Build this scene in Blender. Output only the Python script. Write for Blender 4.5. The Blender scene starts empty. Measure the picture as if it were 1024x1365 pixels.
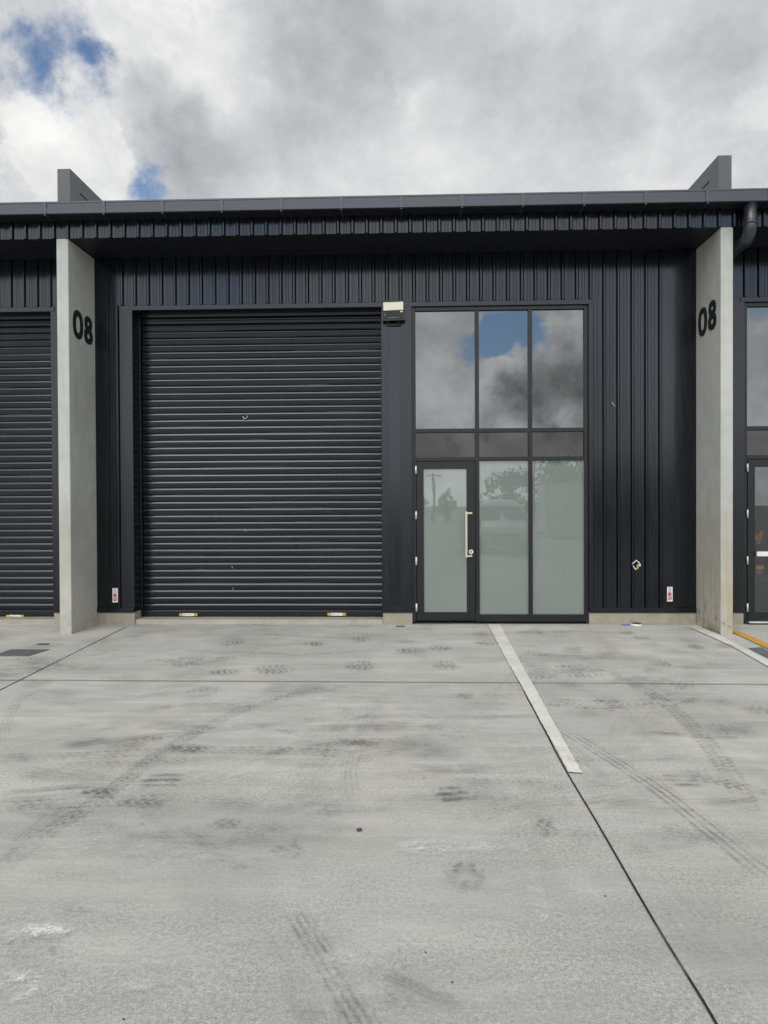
import bpy, bmesh, math, random
from mathutils import Vector, Matrix
R = math.radians
random.seed(8)
C = bpy.context.scene.collection

# ------------------------------------------------------------------ camera
F, D, H = 1000.0, 11.1, 1.787
YAW, PIT, ROL = R(1.994), R(-0.612), R(-0.267)
cy, sy, cp, sp, cr, sr = math.cos(YAW), math.sin(YAW), math.cos(PIT), math.sin(PIT), math.cos(ROL), math.sin(ROL)
r0 = Vector((cy, sy, 0)); f0 = Vector((-sy, cy, 0))
FW = f0*cp + Vector((0, 0, sp)); up0 = Vector((0, 0, cp)) - f0*sp
RT = r0*cr + up0*sr; UP = up0*cr - r0*sr
CAM = Vector((0, -D, H))
cd = bpy.data.cameras.new('camera'); cam = bpy.data.objects.new('camera', cd); C.objects.link(cam)
cam.matrix_world = Matrix(((RT.x, UP.x, -FW.x, CAM.x), (RT.y, UP.y, -FW.y, CAM.y), (RT.z, UP.z, -FW.z, CAM.z), (0, 0, 0, 1)))
cd.sensor_fit = 'VERTICAL'; cd.sensor_height = 36.0; cd.sensor_width = 27.0
cd.lens = 36.0*F/1365.0; cd.clip_end = 3000; cd.clip_start = 0.05
bpy.context.scene.camera = cam

def ray(u, v): return (FW*F + RT*(u-512) + UP*(682.5-v)).normalized()
def on_y(u, v, Y=0.0):
    d = ray(u, v); return CAM + d*((Y-CAM.y)/d.y)
def on_z(u, v, Z=0.0):
    d = ray(u, v); return CAM + d*((Z-CAM.z)/d.z)
def on_x(u, v, X):
    d = ray(u, v); return CAM + d*((X-CAM.x)/d.x)

# ------------------------------------------------------------------ node helper
class NT:
    def __init__(s, tree): s.t = tree; s.n = tree.nodes; s.l = tree.links
    def add(s, typ, **kw):
        n = s.n.new(typ)
        for k, v in kw.items(): setattr(n, k, v)
        return n
    def put(s, sock, val):
        if isinstance(val, bpy.types.NodeSocket): s.l.new(val, sock)
        else: sock.default_value = val
    def math(s, op, a, b=None, c=None, clamp=False):
        n = s.add('ShaderNodeMath', operation=op); n.use_clamp = clamp
        s.put(n.inputs[0], a)
        if b is not None: s.put(n.inputs[1], b)
        if c is not None: s.put(n.inputs[2], c)
        return n.outputs[0]
    def vmath(s, op, a, b=None):
        n = s.add('ShaderNodeVectorMath', operation=op); s.put(n.inputs[0], a)
        if b is not None: s.put(n.inputs[1], b)
        return n.outputs['Value'] if op in ('DISTANCE', 'DOT_PRODUCT', 'LENGTH') else n.outputs[0]
    def mapping(s, vec, scale=(1, 1, 1), loc=(0, 0, 0), rot=(0, 0, 0)):
        n = s.add('ShaderNodeMapping'); s.put(n.inputs[0], vec)
        n.inputs['Scale'].default_value = scale; n.inputs['Location'].default_value = loc; n.inputs['Rotation'].default_value = rot
        return n.outputs[0]
    def noise(s, vec, scale, detail=4, rough=.55, dist=0, col=False):
        n = s.add('ShaderNodeTexNoise'); s.put(n.inputs['Vector'], vec)
        n.inputs['Scale'].default_value = scale; n.inputs['Detail'].default_value = detail
        n.inputs['Roughness'].default_value = rough; n.inputs['Distortion'].default_value = dist
        return n.outputs['Color'] if col else n.outputs['Fac']
    def rng(s, val, a, b, c=0.0, d=1.0, smooth=True):
        n = s.add('ShaderNodeMapRange'); n.interpolation_type = 'SMOOTHSTEP' if smooth else 'LINEAR'
        s.put(n.inputs[0], val)
        for i, q in enumerate((a, b, c, d)): s.put(n.inputs[i+1], q)
        return n.outputs[0]
    def mix(s, fac, a, b, blend='MIX'):
        n = s.add('ShaderNodeMix', data_type='RGBA', blend_type=blend)
        s.put(n.inputs[0], fac); s.put(n.inputs[6], a); s.put(n.inputs[7], b)
        return n.outputs[2]
    def bump(s, h, strength=.3, dist=.01, normal=None):
        n = s.add('ShaderNodeBump'); s.put(n.inputs['Height'], h)
        n.inputs['Strength'].default_value = strength; n.inputs['Distance'].default_value = dist
        if normal is not None: s.l.new(normal, n.inputs['Normal'])
        return n.outputs[0]

def rgb(r, g, b): return (r, g, b, 1)
def newmat(name):
    m = bpy.data.materials.new(name); m.use_nodes = True
    t = NT(m.node_tree); return m, t, m.node_tree.nodes['Principled BSDF']

def simple(name, col, rough=.5, metal=0.0, var=.12, spec=.5, scale=9):
    m, t, p = newmat(name)
    g = t.add('ShaderNodeNewGeometry').outputs['Position']
    n = t.noise(g, scale, 5)
    p.inputs['Base Color'].default_value = rgb(*col)
    c = t.mix(n, rgb(*[q*(1-var) for q in col]), rgb(*[min(1, q*(1+var)) for q in col]))
    t.l.new(c, p.inputs['Base Color'])
    t.l.new(t.rng(n, .3, .7, rough*.9, min(1, rough*1.1)), p.inputs['Roughness'])
    p.inputs['Metallic'].default_value = metal; p.inputs['Specular IOR Level'].default_value = spec
    return m

def m_cladding(name, col, rough=.3, spec=.9, wav=.10):
    m, t, p = newmat(name)
    g = t.add('ShaderNodeNewGeometry').outputs['Position']
    n1 = t.noise(t.mapping(g, (1, 1, .35)), 2.2, 3)
    n2 = t.noise(t.mapping(g, (7, 7, .5)), 3.0, 4, .55)      # rain streaks and dust
    n3 = t.noise(g, 60, 3)
    dust = t.rng(t.math('ADD', t.math('MULTIPLY', n2, .7), t.math('MULTIPLY', n3, .3)), .42, .72)
    c = t.mix(t.math('MULTIPLY', dust, .12), rgb(*col), rgb(.05, .05, .052))
    t.l.new(c, p.inputs['Base Color'])
    t.l.new(t.rng(dust, 0, 1, rough, rough+.05), p.inputs['Roughness'])
    p.inputs['Specular IOR Level'].default_value = spec; p.inputs['Specular Tint'].default_value = (.86, .92, 1, 1)
    if wav: t.l.new(t.bump(n1, wav, .02), p.inputs['Normal'])
    return m

def m_concrete(name, base, stain=0.0):
    m, t, p = newmat(name)
    g = t.add('ShaderNodeNewGeometry').outputs['Position']
    big = t.noise(g, .9, 6, .6); mid = t.noise(g, 5, 6, .65); fine = t.noise(g, 70, 4, .7)
    drip = t.noise(t.mapping(g, (9, 9, .5)), 1.6, 5, .6)
    v = t.math('ADD', t.math('MULTIPLY', big, .45), t.math('ADD', t.math('MULTIPLY', mid, .3), t.math('MULTIPLY', drip, .25)))
    c = t.mix(t.rng(v, .34, .66), rgb(*[q*.84 for q in base]), rgb(*[min(1, q*1.12) for q in base]))
    c = t.mix(t.math('MULTIPLY', t.rng(fine, .4, .75), .16), c, rgb(base[0]*.6, base[1]*.6, base[2]*.57))
    # pin holes
    vo = t.add('ShaderNodeTexVoronoi'); t.put(vo.inputs['Vector'], g); vo.inputs['Scale'].default_value = 16
    hole = t.math('MULTIPLY', t.rng(vo.outputs['Distance'], .05, .11, 1, 0), t.rng(t.noise(g, 2.6, 2), .55, .68))
    c = t.mix(t.math('MULTIPLY', hole, .55), c, rgb(base[0]*.4, base[1]*.38, base[2]*.33))
    if stain > 0:
        z = t.add('ShaderNodeSeparateXYZ'); t.put(z.inputs[0], g)
        zz = t.math('ADD', z.outputs[2], t.math('MULTIPLY', t.math('SUBTRACT', mid, .5), 1.8))
        low = t.math('MULTIPLY', t.rng(zz, .2, 2.4, 1, 0), t.rng(drip, .38, .62))
        c = t.mix(t.math('MULTIPLY', low, .8*stain), c, rgb(.40, .33, .19))
        foot = t.math('MULTIPLY', t.rng(zz, -.05, .32, 1, 0), t.rng(t.noise(g, 14, 5, .7), .42, .6))
        c = t.mix(t.math('MULTIPLY', foot, .7*stain), c, rgb(.20, .15, .08))
    t.l.new(c, p.inputs['Base Color'])
    p.inputs['Roughness'].default_value = .85; p.inputs['Specular IOR Level'].default_value = .25
    hgt = t.math('ADD', t.math('MULTIPLY', fine, .5), t.math('SUBTRACT', mid, hole))
    t.l.new(t.bump(hgt, .25, .006), p.inputs['Normal'])
    return m

def m_ground():
    m, t, p = newmat('yard_concrete')
    g = t.add('ShaderNodeNewGeometry').outputs['Position']
    wob = t.vmath('ADD', g, t.vmath('MULTIPLY', t.vmath('SUBTRACT', t.noise(g, .8, 3, col=True), (.5, .5, .5)), (.5, .25, 0)))
    big = t.noise(g, .33, 4, .55)
    pat = t.noise(t.mapping(wob, (.45, 1.5, 1)), .9, 6, .62)           # trowel patches lying across the bay
    streak = t.noise(t.mapping(wob, (.35, 6.5, 1)), 1.5, 6, .66)       # broom drag
    broom = t.noise(t.mapping(g, (1.2, 42, 1), rot=(0, 0, R(2))), 2.0, 4, .6)
    fine = t.noise(g, 48, 5, .75); grit = t.noise(g, 150, 3, .7)
    cloud = t.noise(wob, 1.9, 7, .68, .4)
    a = rgb(.422, .422, .394); b = rgb(.63, .63, .592)
    v = t.math('ADD', t.math('MULTIPLY', pat, .36), t.math('ADD', t.math('MULTIPLY', streak, .20), t.math('MULTIPLY', t.math('ADD', t.math('MULTIPLY', big, .5), t.math('MULTIPLY', cloud, .5)), .44)))
    c = t.mix(t.rng(v, .40, .61), a, b)
    c = t.mix(t.math('MULTIPLY', t.rng(t.noise(g, .55, 3), .5, .68), .30), c, rgb(.46, .45, .395))      # yellowish cement
    c = t.mix(t.math('MULTIPLY', t.rng(t.noise(t.mapping(g, (.7, 1.3, 1), loc=(4, 2, 0)), .8, 4), .54, .66), .30), c, rgb(.47, .49, .505))
    wash = t.rng(t.noise(t.mapping(wob, (1.7, .22, 1), loc=(9, 0, 0)), 1.0, 4, .6), .50, .66)       # washed-down runs towards the camera
    c = t.mix(t.math('MULTIPLY', wash, .32), c, rgb(.58, .57, .51))
    c = t.mix(t.math('MULTIPLY', t.rng(t.noise(t.mapping(wob, (1.1, .35, 1), loc=(2, 6, 0)), 1.2, 5, .65), .52, .68), .34), c, rgb(.34, .345, .335))
    c = t.mix(t.math('MULTIPLY', t.rng(t.noise(wob, 6.5, 7, .72), .56, .70), .30), c, rgb(.62, .62, .595))
    c = t.mix(t.math('MULTIPLY', t.rng(t.noise(t.mapping(wob, (.6, 2.4, 1), loc=(0, 3, 5)), 3.2, 7, .72), .55, .70), .34), c, rgb(.30, .30, .287))
    c = t.mix(t.math('MULTIPLY', t.rng(broom, .42, .66), .16), c, rgb(.27, .27, .26))
    # open speckled surface in worn areas
    worn = t.rng(t.noise(t.mapping(wob, (.6, 1.2, 1), loc=(1.3, 7.1, 0)), .75, 5, .6), .42, .60)
    sep = t.add('ShaderNodeSeparateXYZ'); t.put(sep.inputs[0], g)
    near = t.rng(t.math('ADD', sep.outputs[1], t.math('MULTIPLY', t.math('SUBTRACT', t.noise(t.mapping(wob, (.5, 1, 1)), 1.1, 6, .65), .5), 4.5)), -8.6, -5.6)
    near = t.math('SUBTRACT', 1.0, near)                                   # coarser, greyer float finish of the outer pour
    c = t.mix(t.math('MULTIPLY', near, t.rng(t.noise(t.mapping(wob, (.5, 1.1, 1), loc=(3, 3, 3)), 1.3, 6, .66), .36, .62, .18, .72)), c, rgb(.315, .316, .303))
    worn = t.math('MAXIMUM', worn, t.math('MULTIPLY', near, t.rng(t.noise(t.mapping(wob, (.7, 1.2, 1), loc=(8, 1, 2)), 1.5, 6, .66), .38, .58, .15, 1)))
    sp_ = t.math('ADD', t.math('MULTIPLY', fine, .45), t.math('MULTIPLY', grit, .55))
    c = t.mix(t.math('MULTIPLY', t.rng(sp_, .505, .58), t.math('MULTIPLY_ADD', worn, .60, .12)), c, rgb(.215, .21, .195))
    c = t.mix(t.math('MULTIPLY', t.math('SUBTRACT', 1.0, t.rng(sp_, .42, .485)), t.math('MULTIPLY_ADD', worn, .50, .08)), c, rgb(.66, .66, .63))
    # small dark drops
    vo = t.add('ShaderNodeTexVoronoi'); t.put(vo.inputs['Vector'], g); vo.inputs['Scale'].default_value = 2.3
    drop = t.math('MULTIPLY', t.rng(vo.outputs['Distance'], .02, .035, 1, 0), t.rng(t.noise(g, 1.1, 2), .5, .6))
    c = t.mix(t.math('MULTIPLY', drop, .6), c, rgb(.1, .1, .1))
    t.l.new(c, p.inputs['Base Color'])
    p.inputs['Roughness'].default_value = .82; p.inputs['Specular IOR Level'].default_value = .3
    t.l.new(t.bump(t.math('ADD', sp_, t.math('MULTIPLY', broom, .5)), .28, .006), p.inputs['Normal'])
    return m

def m_marks(name, col, soft=False):
    """rubber and dust marks left on the slab: strength, kind and seed come with the mesh"""
    m, t, p = newmat(name)
    g = t.add('ShaderNodeNewGeometry').outputs['Position']
    uv = t.add('ShaderNodeUVMap', uv_map='UVMap').outputs[0]
    s = t.add('ShaderNodeSeparateXYZ'); t.put(s.inputs[0], uv); u, v = s.outputs[0], s.outputs[1]
    ca = t.add('ShaderNodeAttribute', attribute_name='mark'); k = t.add('ShaderNodeSeparateColor'); t.put(k.inputs[0], ca.outputs['Color'])
    st, kind = k.outputs[0], k.outputs[1]
    c1 = t.math('ABSOLUTE', t.math('MULTIPLY_ADD', u, 2.0, -1.0))
    edge = t.rng(c1, .72, 1.0, 1, 0)
    tread = t.math('SINE', t.math('ADD', t.math('MULTIPLY_ADD', v, 92.0, t.math('MULTIPLY', t.noise(g, 4, 3), 7.0)), t.math('MULTIPLY', t.math('SINE', t.math('MULTIPLY', u, 12.6)), 1.7)))
    rowgap = t.rng(t.math('ABSOLUTE', t.math('SINE', t.math('MULTIPLY', u, 9.42))), .08, .3)
    tread = t.math('MULTIPLY', t.rng(tread, -.7, .5, .25, 1), rowgap)
    lines = t.rng(t.math('SINE', t.math('MULTIPLY_ADD', u, 25.0, t.math('MULTIPLY', t.noise(g, 5, 2), 1.2))), -.3, .6, .15, 1)
    drag = t.rng(t.noise(t.mapping(uv, (7, 1.4, 1)), 2.2, 4, .65), .38, .62)
    pat = t.math('ADD', t.math('MULTIPLY', tread, t.rng(kind, .3, .45)), t.math('MULTIPLY', drag, t.rng(kind, .3, .45, 1, 0)))
    isl = t.rng(kind, .75, .85)
    pat = t.math('ADD', t.math('MULTIPLY', pat, t.math('SUBTRACT', 1.0, isl)), t.math('MULTIPLY', lines, isl))
    if soft: pat = t.rng(t.noise(t.mapping(g, (.7, 1.3, 1)), 2.6, 7, .68), .36, .62, .1, 1)
    patch = t.rng(t.noise(g, 5.5, 6, .7), .36, .64, .18, 1)
    gr = t.rng(t.noise(g, 70, 5, .75), .38, .60, .42, 1)
    al = t.math('MULTIPLY', t.math('MULTIPLY', st, edge), t.math('MULTIPLY', pat, t.math('MULTIPLY', patch, gr)), clamp=True)
    p.inputs['Base Color'].default_value = rgb(*col); p.inputs['Roughness'].default_value = .85
    p.inputs['Specular IOR Level'].default_value = .2
    t.l.new(al, p.inputs['Alpha'])
    return m

def m_paint(name, col, wear=.55):
    m, t, p = newmat(name)
    g = t.add('ShaderNodeNewGeometry').outputs['Position']
    n = t.noise(g, 26, 6, .7); n2 = t.noise(g, 3, 4, .6); n3 = t.noise(t.mapping(g, (.6, 9, 1)), 3, 4)
    c = t.mix(t.rng(n2, .3, .7), rgb(*[q*.84 for q in col]), rgb(*col))
    c = t.mix(t.math('MULTIPLY', t.rng(n3, .5, .7), .22), c, rgb(.33, .32, .3))
    c = t.mix(t.math('MULTIPLY', t.rng(n, .52, .66), wear), c, rgb(.34, .34, .32))
    t.l.new(c, p.inputs['Base Color']); p.inputs['Roughness'].default_value = .75
    return m

def m_glass(name, refl, tint, col=(.93, .97, .98)):
    m, t, p = newmat(name); t.n.remove(p)
    g = t.add('ShaderNodeNewGeometry').outputs['Position']
    gl = t.add('ShaderNodeBsdfGlossy'); gl.inputs['Color'].default_value = rgb(*col); gl.inputs['Roughness'].default_value = .004
    t.l.new(t.bump(t.noise(g, .9, 2), .05, .02), gl.inputs['Normal'])
    tr = t.add('ShaderNodeBsdfTransparent'); tr.inputs['Color'].default_value = rgb(*tint)
    mx = t.add('ShaderNodeMixShader'); lw = t.add('ShaderNodeFresnel'); lw.inputs[0].default_value = 1.5
    t.l.new(t.math('MULTIPLY_ADD', lw.outputs[0], .9, refl-.036, clamp=True), mx.inputs[0])
    t.l.new(tr.outputs[0], mx.inputs[1]); t.l.new(gl.outputs[0], mx.inputs[2])
    t.l.new(mx.outputs[0], t.n['Material Output'].inputs[0]); return m

def m_frost(name, col, refl):
    m, t, p = newmat(name); t.n.remove(p)
    g = t.add('ShaderNodeNewGeometry').outputs['Position']
    gl = t.add('ShaderNodeBsdfGlossy'); gl.inputs['Color'].default_value = rgb(.93, .97, .96); gl.inputs['Roughness'].default_value = .012
    t.l.new(t.bump(t.noise(g, 1.1, 2), .07, .02), gl.inputs['Normal'])
    df = t.add('ShaderNodeBsdfDiffuse')
    t.l.new(t.mix(t.noise(t.mapping(g, (1, 1, .4)), 1.7, 4), rgb(*[q*.9 for q in col]), rgb(*[q*1.1 for q in col])), df.inputs[0])
    mx = t.add('ShaderNodeMixShader'); lw = t.add('ShaderNodeFresnel'); lw.inputs[0].default_value = 1.5
    t.l.new(t.math('MULTIPLY_ADD', lw.outputs[0], .9, refl-.036, clamp=True), mx.inputs[0])
    t.l.new(df.outputs[0], mx.inputs[1]); t.l.new(gl.outputs[0], mx.inputs[2])
    t.l.new(mx.outputs[0], t.n['Material Output'].inputs[0]); return m

M = {}
M['clad'] = m_cladding('charcoal_steel', (.0035, .0038, .006), .15, .55)
M['flash'] = m_cladding('charcoal_flashing', (.0035, .0038, .006), .22, .55, .10)
M['roller'] = m_cladding('roller_steel', (.0035, .0038, .0055), .18, .72, 0)
M['gutter'] = m_cladding('gutter_steel', (.020, .020, .026), .30, .9, .10)
M['parapet'] = m_cladding('parapet_steel', (.085, .085, .092), .42, .6, .12)
M['soffit'] = simple('soffit_paint', (.008, .008, .013), .5)
M['alu'] = simple('black_aluminium', (.009, .010, .011), .36, 0, .1, .42)
M['pier'] = m_concrete('precast_concrete', (.47, .48, .455), 1.0)
M['pier_clean'] = m_concrete('precast_concrete_clean', (.47, .48, .455), .35)
M['plinth'] = m_concrete('plinth_concrete', (.35, .34, .285), .3)
M['sill'] = m_concrete('threshold_concrete', (.40, .39, .34), .1)
M['ground'] = m_ground()
M['joint'] = simple('joint_dark', (.035, .034, .032), .9, 0, .4, .1, 20)  # plain dark colour of the slab joints
M['white_paint'] = m_paint('white_line_paint', (.80, .79, .73), .45)
M['yellow_paint'] = m_paint('yellow_line_paint', (.72, .40, .04), .3)
M['blue_paint'] = m_paint('slate_bay_paint', (.14, .15, .18), .6)
M['mark'] = m_marks('rubber_marks', (.17, .17, .162))
M['lmark'] = m_marks('pale_marks', (.70, .705, .685), True)
M['glass'] = m_glass('tinted_glass', .152, (.10, .11, .115))
M['span'] = m_glass('spandrel_glass', .058, (.10, .095, .09), (.95, .95, .96))
M['clear'] = m_glass('clear_glass', .07, (.86, .88, .88))
M['frost'] = m_frost('frosted_film', (.20, .229, .219), .092)
M['steel'] = simple('brushed_steel', (.62, .58, .48), .35, .9, .1)
M['zinc'] = simple('zinc_steel', (.75, .76, .76), .4, .5, .1)
M['white'] = simple('white_plastic', (.80, .80, .78), .45, 0, .06)
M['black'] = simple('black_plastic', (.012, .012, .014), .5)
M['number'] = simple('number_black', (.010, .010, .012), .6)
M['red'] = simple('sign_red', (.50, .012, .02), .5)
M['pink'] = simple('sign_print', (.42, .25, .27), .5)
M['yellow'] = simple('sticker_yellow', (.80, .62, .02), .5)
M['cream'] = simple('lamp_lens', (.80, .79, .66), .3)
M['lampbody'] = simple('lamp_casing', (.04, .043, .048), .45)
M['grey'] = simple('grey_plastic', (.25, .25, .26), .5)
M['blue'] = simple('blue_plastic', (.03, .14, .55), .4)
M['orange'] = simple('orange_print', (.50, .12, .03), .5)
M['dullyellow'] = simple('faded_yellow_print', (.42, .33, .06), .5)
M['dullred'] = simple('faded_red_print', (.28, .06, .06), .5)
M['cover'] = simple('cast_cover', (.15, .16, .16), .6, .2, .3)
M['stone'] = simple('pebble_stone', (.06, .058, .055), .8)
M['inner'] = simple('interior_wall', (.16, .16, .16), .8)
M['scuff'] = simple('bare_metal_scratch', (.55, .55, .56), .5, .3)
M['carwhite'] = simple('white_car_paint', (.72, .73, .73), .2, 0, .02)
M['tyre'] = simple('tyre_rubber', (.02, .02, .02), .8)
M['carglass'] = simple('car_glass', (.02, .024, .028), .06, 0, .05)
M['contwhite'] = simple('container_paint', (.62, .63, .61), .5, 0, .1)
M['bark'] = simple('bark', (.09, .07, .05), .9, 0, .3)
M['galv'] = simple('galvanised', (.42, .43, .43), .5, .4)
M['wood'] = simple('weathered_pole', (.16, .12, .09), .9)
def m_leaf():
    m, t, p = newmat('leaf')
    g = t.add('ShaderNodeNewGeometry').outputs['Position']
    t.l.new(t.mix(t.rng(t.noise(g, .9, 3), .35, .65), rgb(.030, .055, .022), rgb(.075, .105, .045)), p.inputs['Base Color'])
    p.inputs['Roughness'].default_value = .65
    return m
M['leaf'] = m_leaf()

# ------------------------------------------------------------------ mesh helpers
def BM(): return bmesh.new()
def box(bm, x0, x1, y0, y1, z0, z1, bev=0.0):
    vs = [bm.verts.new((x, y, z)) for x in (x0, x1) for y in (y0, y1) for z in (z0, z1)]
    q = [(0, 1, 3, 2), (4, 6, 7, 5), (0, 4, 5, 1), (2, 3, 7, 6), (0, 2, 6, 4), (1, 5, 7, 3)]
    fs = [bm.faces.new([vs[i] for i in f]) for f in q]
    if bev > 0:
        es = list({e for f in fs for e in f.edges})
        bmesh.ops.bevel(bm, geom=es, offset=bev, segments=2, affect='EDGES', profile=.5)
    return fs
def poly(bm, pts): return bm.faces.new([bm.verts.new(p) for p in pts])
def tube(bm, pts, r, n=12, cap=True):
    pts = [Vector(p) for p in pts]; rings = []
    rr = r if isinstance(r, (list, tuple)) else [r]*len(pts)
    for i, p in enumerate(pts):
        d = (pts[min(i+1, len(pts)-1)] - pts[max(i-1, 0)]).normalized()
        a = d.cross(Vector((0, 0, 1)) if abs(d.z) < .95 else Vector((0, 1, 0))).normalized(); b = d.cross(a).normalized()
        rings.append([bm.verts.new(p + (a*math.cos(2*math.pi*k/n) + b*math.sin(2*math.pi*k/n))*rr[i]) for k in range(n)])
    for i in range(len(rings)-1):
        for k in range(n):
            f = bm.faces.new((rings[i][k], rings[i][(k+1) % n], rings[i+1][(k+1) % n], rings[i+1][k])); f.smooth = True
    if cap: bm.faces.new(rings[0]); bm.faces.new(rings[-1])
def obj(name, bm, mat, parent=None):
    bmesh.ops.recalc_face_normals(bm, faces=bm.faces[:])
    me = bpy.data.meshes.new(name); bm.to_mesh(me); bm.free()
    for q in (mat if isinstance(mat, (list, tuple)) else [mat]): me.materials.append(M[q])
    o = bpy.data.objects.new(name, me); C.objects.link(o)
    if parent is not None: o.parent = parent; o.matrix_parent_inverse = Matrix.Translation(-wloc(parent))
    return o
def wloc(o):
    v = Vector(o.location)
    return v
def tag(o, label=None, cat=None, group=None, kind=None):
    if label: o['label'] = label
    if cat: o['category'] = cat
    if group: o['group'] = group
    if kind: o['kind'] = kind
    return o
def thing(name, label, cat, loc=(0, 0, 0), group=None):
    o = bpy.data.objects.new(name, None); C.objects.link(o); o.location = loc; o.empty_display_size = .2
    return tag(o, label, cat, group)

# ------------------------------------------------------------------ sky
SUN_EL, SUN_AZ = R(47), R(200)        # azimuth measured from +Y towards +X: behind the camera, a little left
SUN = Vector((math.sin(SUN_AZ)*math.cos(SUN_EL), math.cos(SUN_AZ)*math.cos(SUN_EL), math.sin(SUN_EL)))
w = bpy.data.worlds.new('World'); bpy.context.scene.world = w; w.use_nodes = True
t = NT(w.node_tree)
bg = w.node_tree.nodes['Background']; bg.inputs['Strength'].default_value = 0.1
sky = t.add('ShaderNodeTexSky', sky_type='NISHITA'); sky.sun_disc = False
sky.sun_elevation = SUN_EL; sky.sun_rotation = SUN_AZ; sky.air_density = 1.0; sky.dust_density = .3; sky.ozone_density = 2.0
dirv = t.vmath('NORMALIZE', t.add('ShaderNodeTexCoord').outputs['Generated'])
nz = t.vmath('SUBTRACT', t.noise(dirv, 4.2, 7, .6, col=True), (.5, .5, .5))
nzf = t.vmath('SUBTRACT', t.noise(t.mapping(dirv, loc=(3, 1, 2)), 13, 6, .62, col=True), (.5, .5, .5))
warp = t.vmath('ADD', dirv, t.vmath('ADD', t.vmath('MULTIPLY', nz, (.26, .26, .26)), t.vmath('MULTIPLY', nzf, (.07, .07, .07))))
def refl(u, v):
    d = ray(u, v); return Vector((d.x, -d.y, d.z))
def blob(d, r0_, r1_, wt):
    return t.math('MULTIPLY', t.rng(t.vmath('DISTANCE', warp, tuple(d)), r0_, r1_, 1, 0), wt)
def total(lst):
    s = lst[0]
    for q in lst[1:]: s = t.math('ADD', s, q)
    return s
# openings of blue
blue = total([blob(ray(0, 72), .01, .075, 1.0), blob(ray(150, 84), .0, .05, .8), blob(ray(80, 45), .0, .08, .62), blob(ray(212, 230), .0, .042, .95), blob(ray(190, 205), .0, .03, .4),
              blob(ray(280, 3), .0, .03, .7), blob(ray(60, 125), .0, .05, .4), blob(ray(125, 40), .0, .05, .4), blob(ray(245, 222), .0, .03, .5),
              blob(refl(668, 455), .012, .06, 1.6), blob(refl(725, 445), .0, .045, 1.3), blob(refl(650, 480), .0, .04, .7), blob(refl(680, 604), .0, .03, .6),
              blob(refl(735, 600), .0, .025, .5), blob(refl(300, 300), .05, .22, .8), blob(refl(1000, 250), .05, .2, .8)])
cov = t.rng(t.math('ADD', blue, t.math('MULTIPLY_ADD', t.noise(dirv, 24, 7, .66), 1.25, -.625)), .15, 1.25, 1, 0)
# towering white cumulus at the left, in front of the grey sheet
cum = total([blob(ray(40, 175), .04, .115, 1.0), blob(ray(120, 215), .03, .09, .9), blob(ray(95, 130), .0, .05, .6), blob(ray(170, 245), .0, .06, .7), blob(ray(20, 250), .0, .1, .8),
             blob(ray(215, 20), .02, .085, .9), blob(ray(300, 50), .0, .07, .55), blob(ray(180, -40), .0, .10, .8), blob(ray(1010, 140), .0, .07, .7), blob(ray(985, 175), .0, .05, .5), blob(ray(520, 150), .0, .04, .45)])
cum = t.rng(t.math('ADD', cum, t.math('MULTIPLY_ADD', t.noise(dirv, 17, 8, .62), 1.0, -.5)), .36, .74)
# brighter and darker masses
lum = total([blob(ray(215, 30), .0, .14, .30), blob(ray(90, 180), .02, .15, .20), blob(ray(150, 235), .0, .09, .16), blob(ray(20, 240), .0, .08, .12),
             blob(ray(330, 110), .0, .09, .12), blob(ray(1005, 140), .0, .08, .26), blob(ray(520, 130), .0, .045, .15), blob(ray(700, 20), .0, .07, .10),
             blob(ray(860, 225), .0, .13, .13), blob(ray(560, 250), .0, .2, .07),
             blob(ray(195, 120), .0, .10, -.14), blob(ray(250, 180), .0, .12, -.13), blob(ray(330, 190), .0, .14, -.12), blob(ray(440, 60), .0, .12, -.14),
             blob(ray(800, 190), .0, .08, -.10), blob(ray(620, 60), .0, .2, -.05), blob(ray(930, 30), .0, .1, -.06),
             blob(refl(685, 545), .0, .055, -.36), blob(refl(760, 520), .02, .085, -.38), blob(refl(765, 430), .0, .06, -.26), blob(refl(590, 450), .0, .12, -.08), blob(refl(560, 520), .0, .05, .12), blob(refl(655, 520), .0, .04, .16), blob(refl(600, 590), .0, .035, -.28), blob(refl(750, 585), .0, .03, -.34), blob(refl(770, 604), .0, .022, .5), blob(refl(585, 606), .0, .02, .2), blob(refl(668, 590), .0, .02, -.2),
             blob(refl(690, 500), .0, .05, .16), blob(refl(720, 592), .0, .08, -.12)])
n1 = t.noise(t.mapping(dirv, (1, 1, 1.3)), 3.1, 8, .56, .5); n2 = t.noise(t.mapping(dirv, (1, 1, 1.2), loc=(2, 5, 1)), 9, 8, .6, .3)
n3 = t.noise(t.mapping(dirv, (1, 1, 1.6), loc=(7, 1, 4)), 21, 7, .62)
base = t.math('ADD', t.math('MULTIPLY_ADD', n3, .10, -.05), t.math('ADD', t.math('MULTIPLY_ADD', n1, .42, .465), t.math('MULTIPLY_ADD', n2, .32, -.16)))
puff = t.math('ABSOLUTE', t.math('MULTIPLY_ADD', t.noise(t.mapping(dirv, (1, 1, 1.15), loc=(1, 8, 3)), 8, 6, .6, .2), 2.0, -1.0))
puff2 = t.math('ABSOLUTE', t.math('MULTIPLY_ADD', t.noise(t.mapping(dirv, (1, 1, 1.2), loc=(5, 3, 9)), 15, 6, .6, .2), 2.0, -1.0))
puffs = t.math('ADD', t.math('MULTIPLY', puff, .55), t.math('MULTIPLY', puff2, .3))
L = t.math('ADD', t.math('ADD', base, lum), t.math('MULTIPLY_ADD', puffs, .32, -.06))
Lc = t.math('MULTIPLY_ADD', puffs, .74, t.math('MULTIPLY_ADD', n1, .30, .60))
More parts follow.
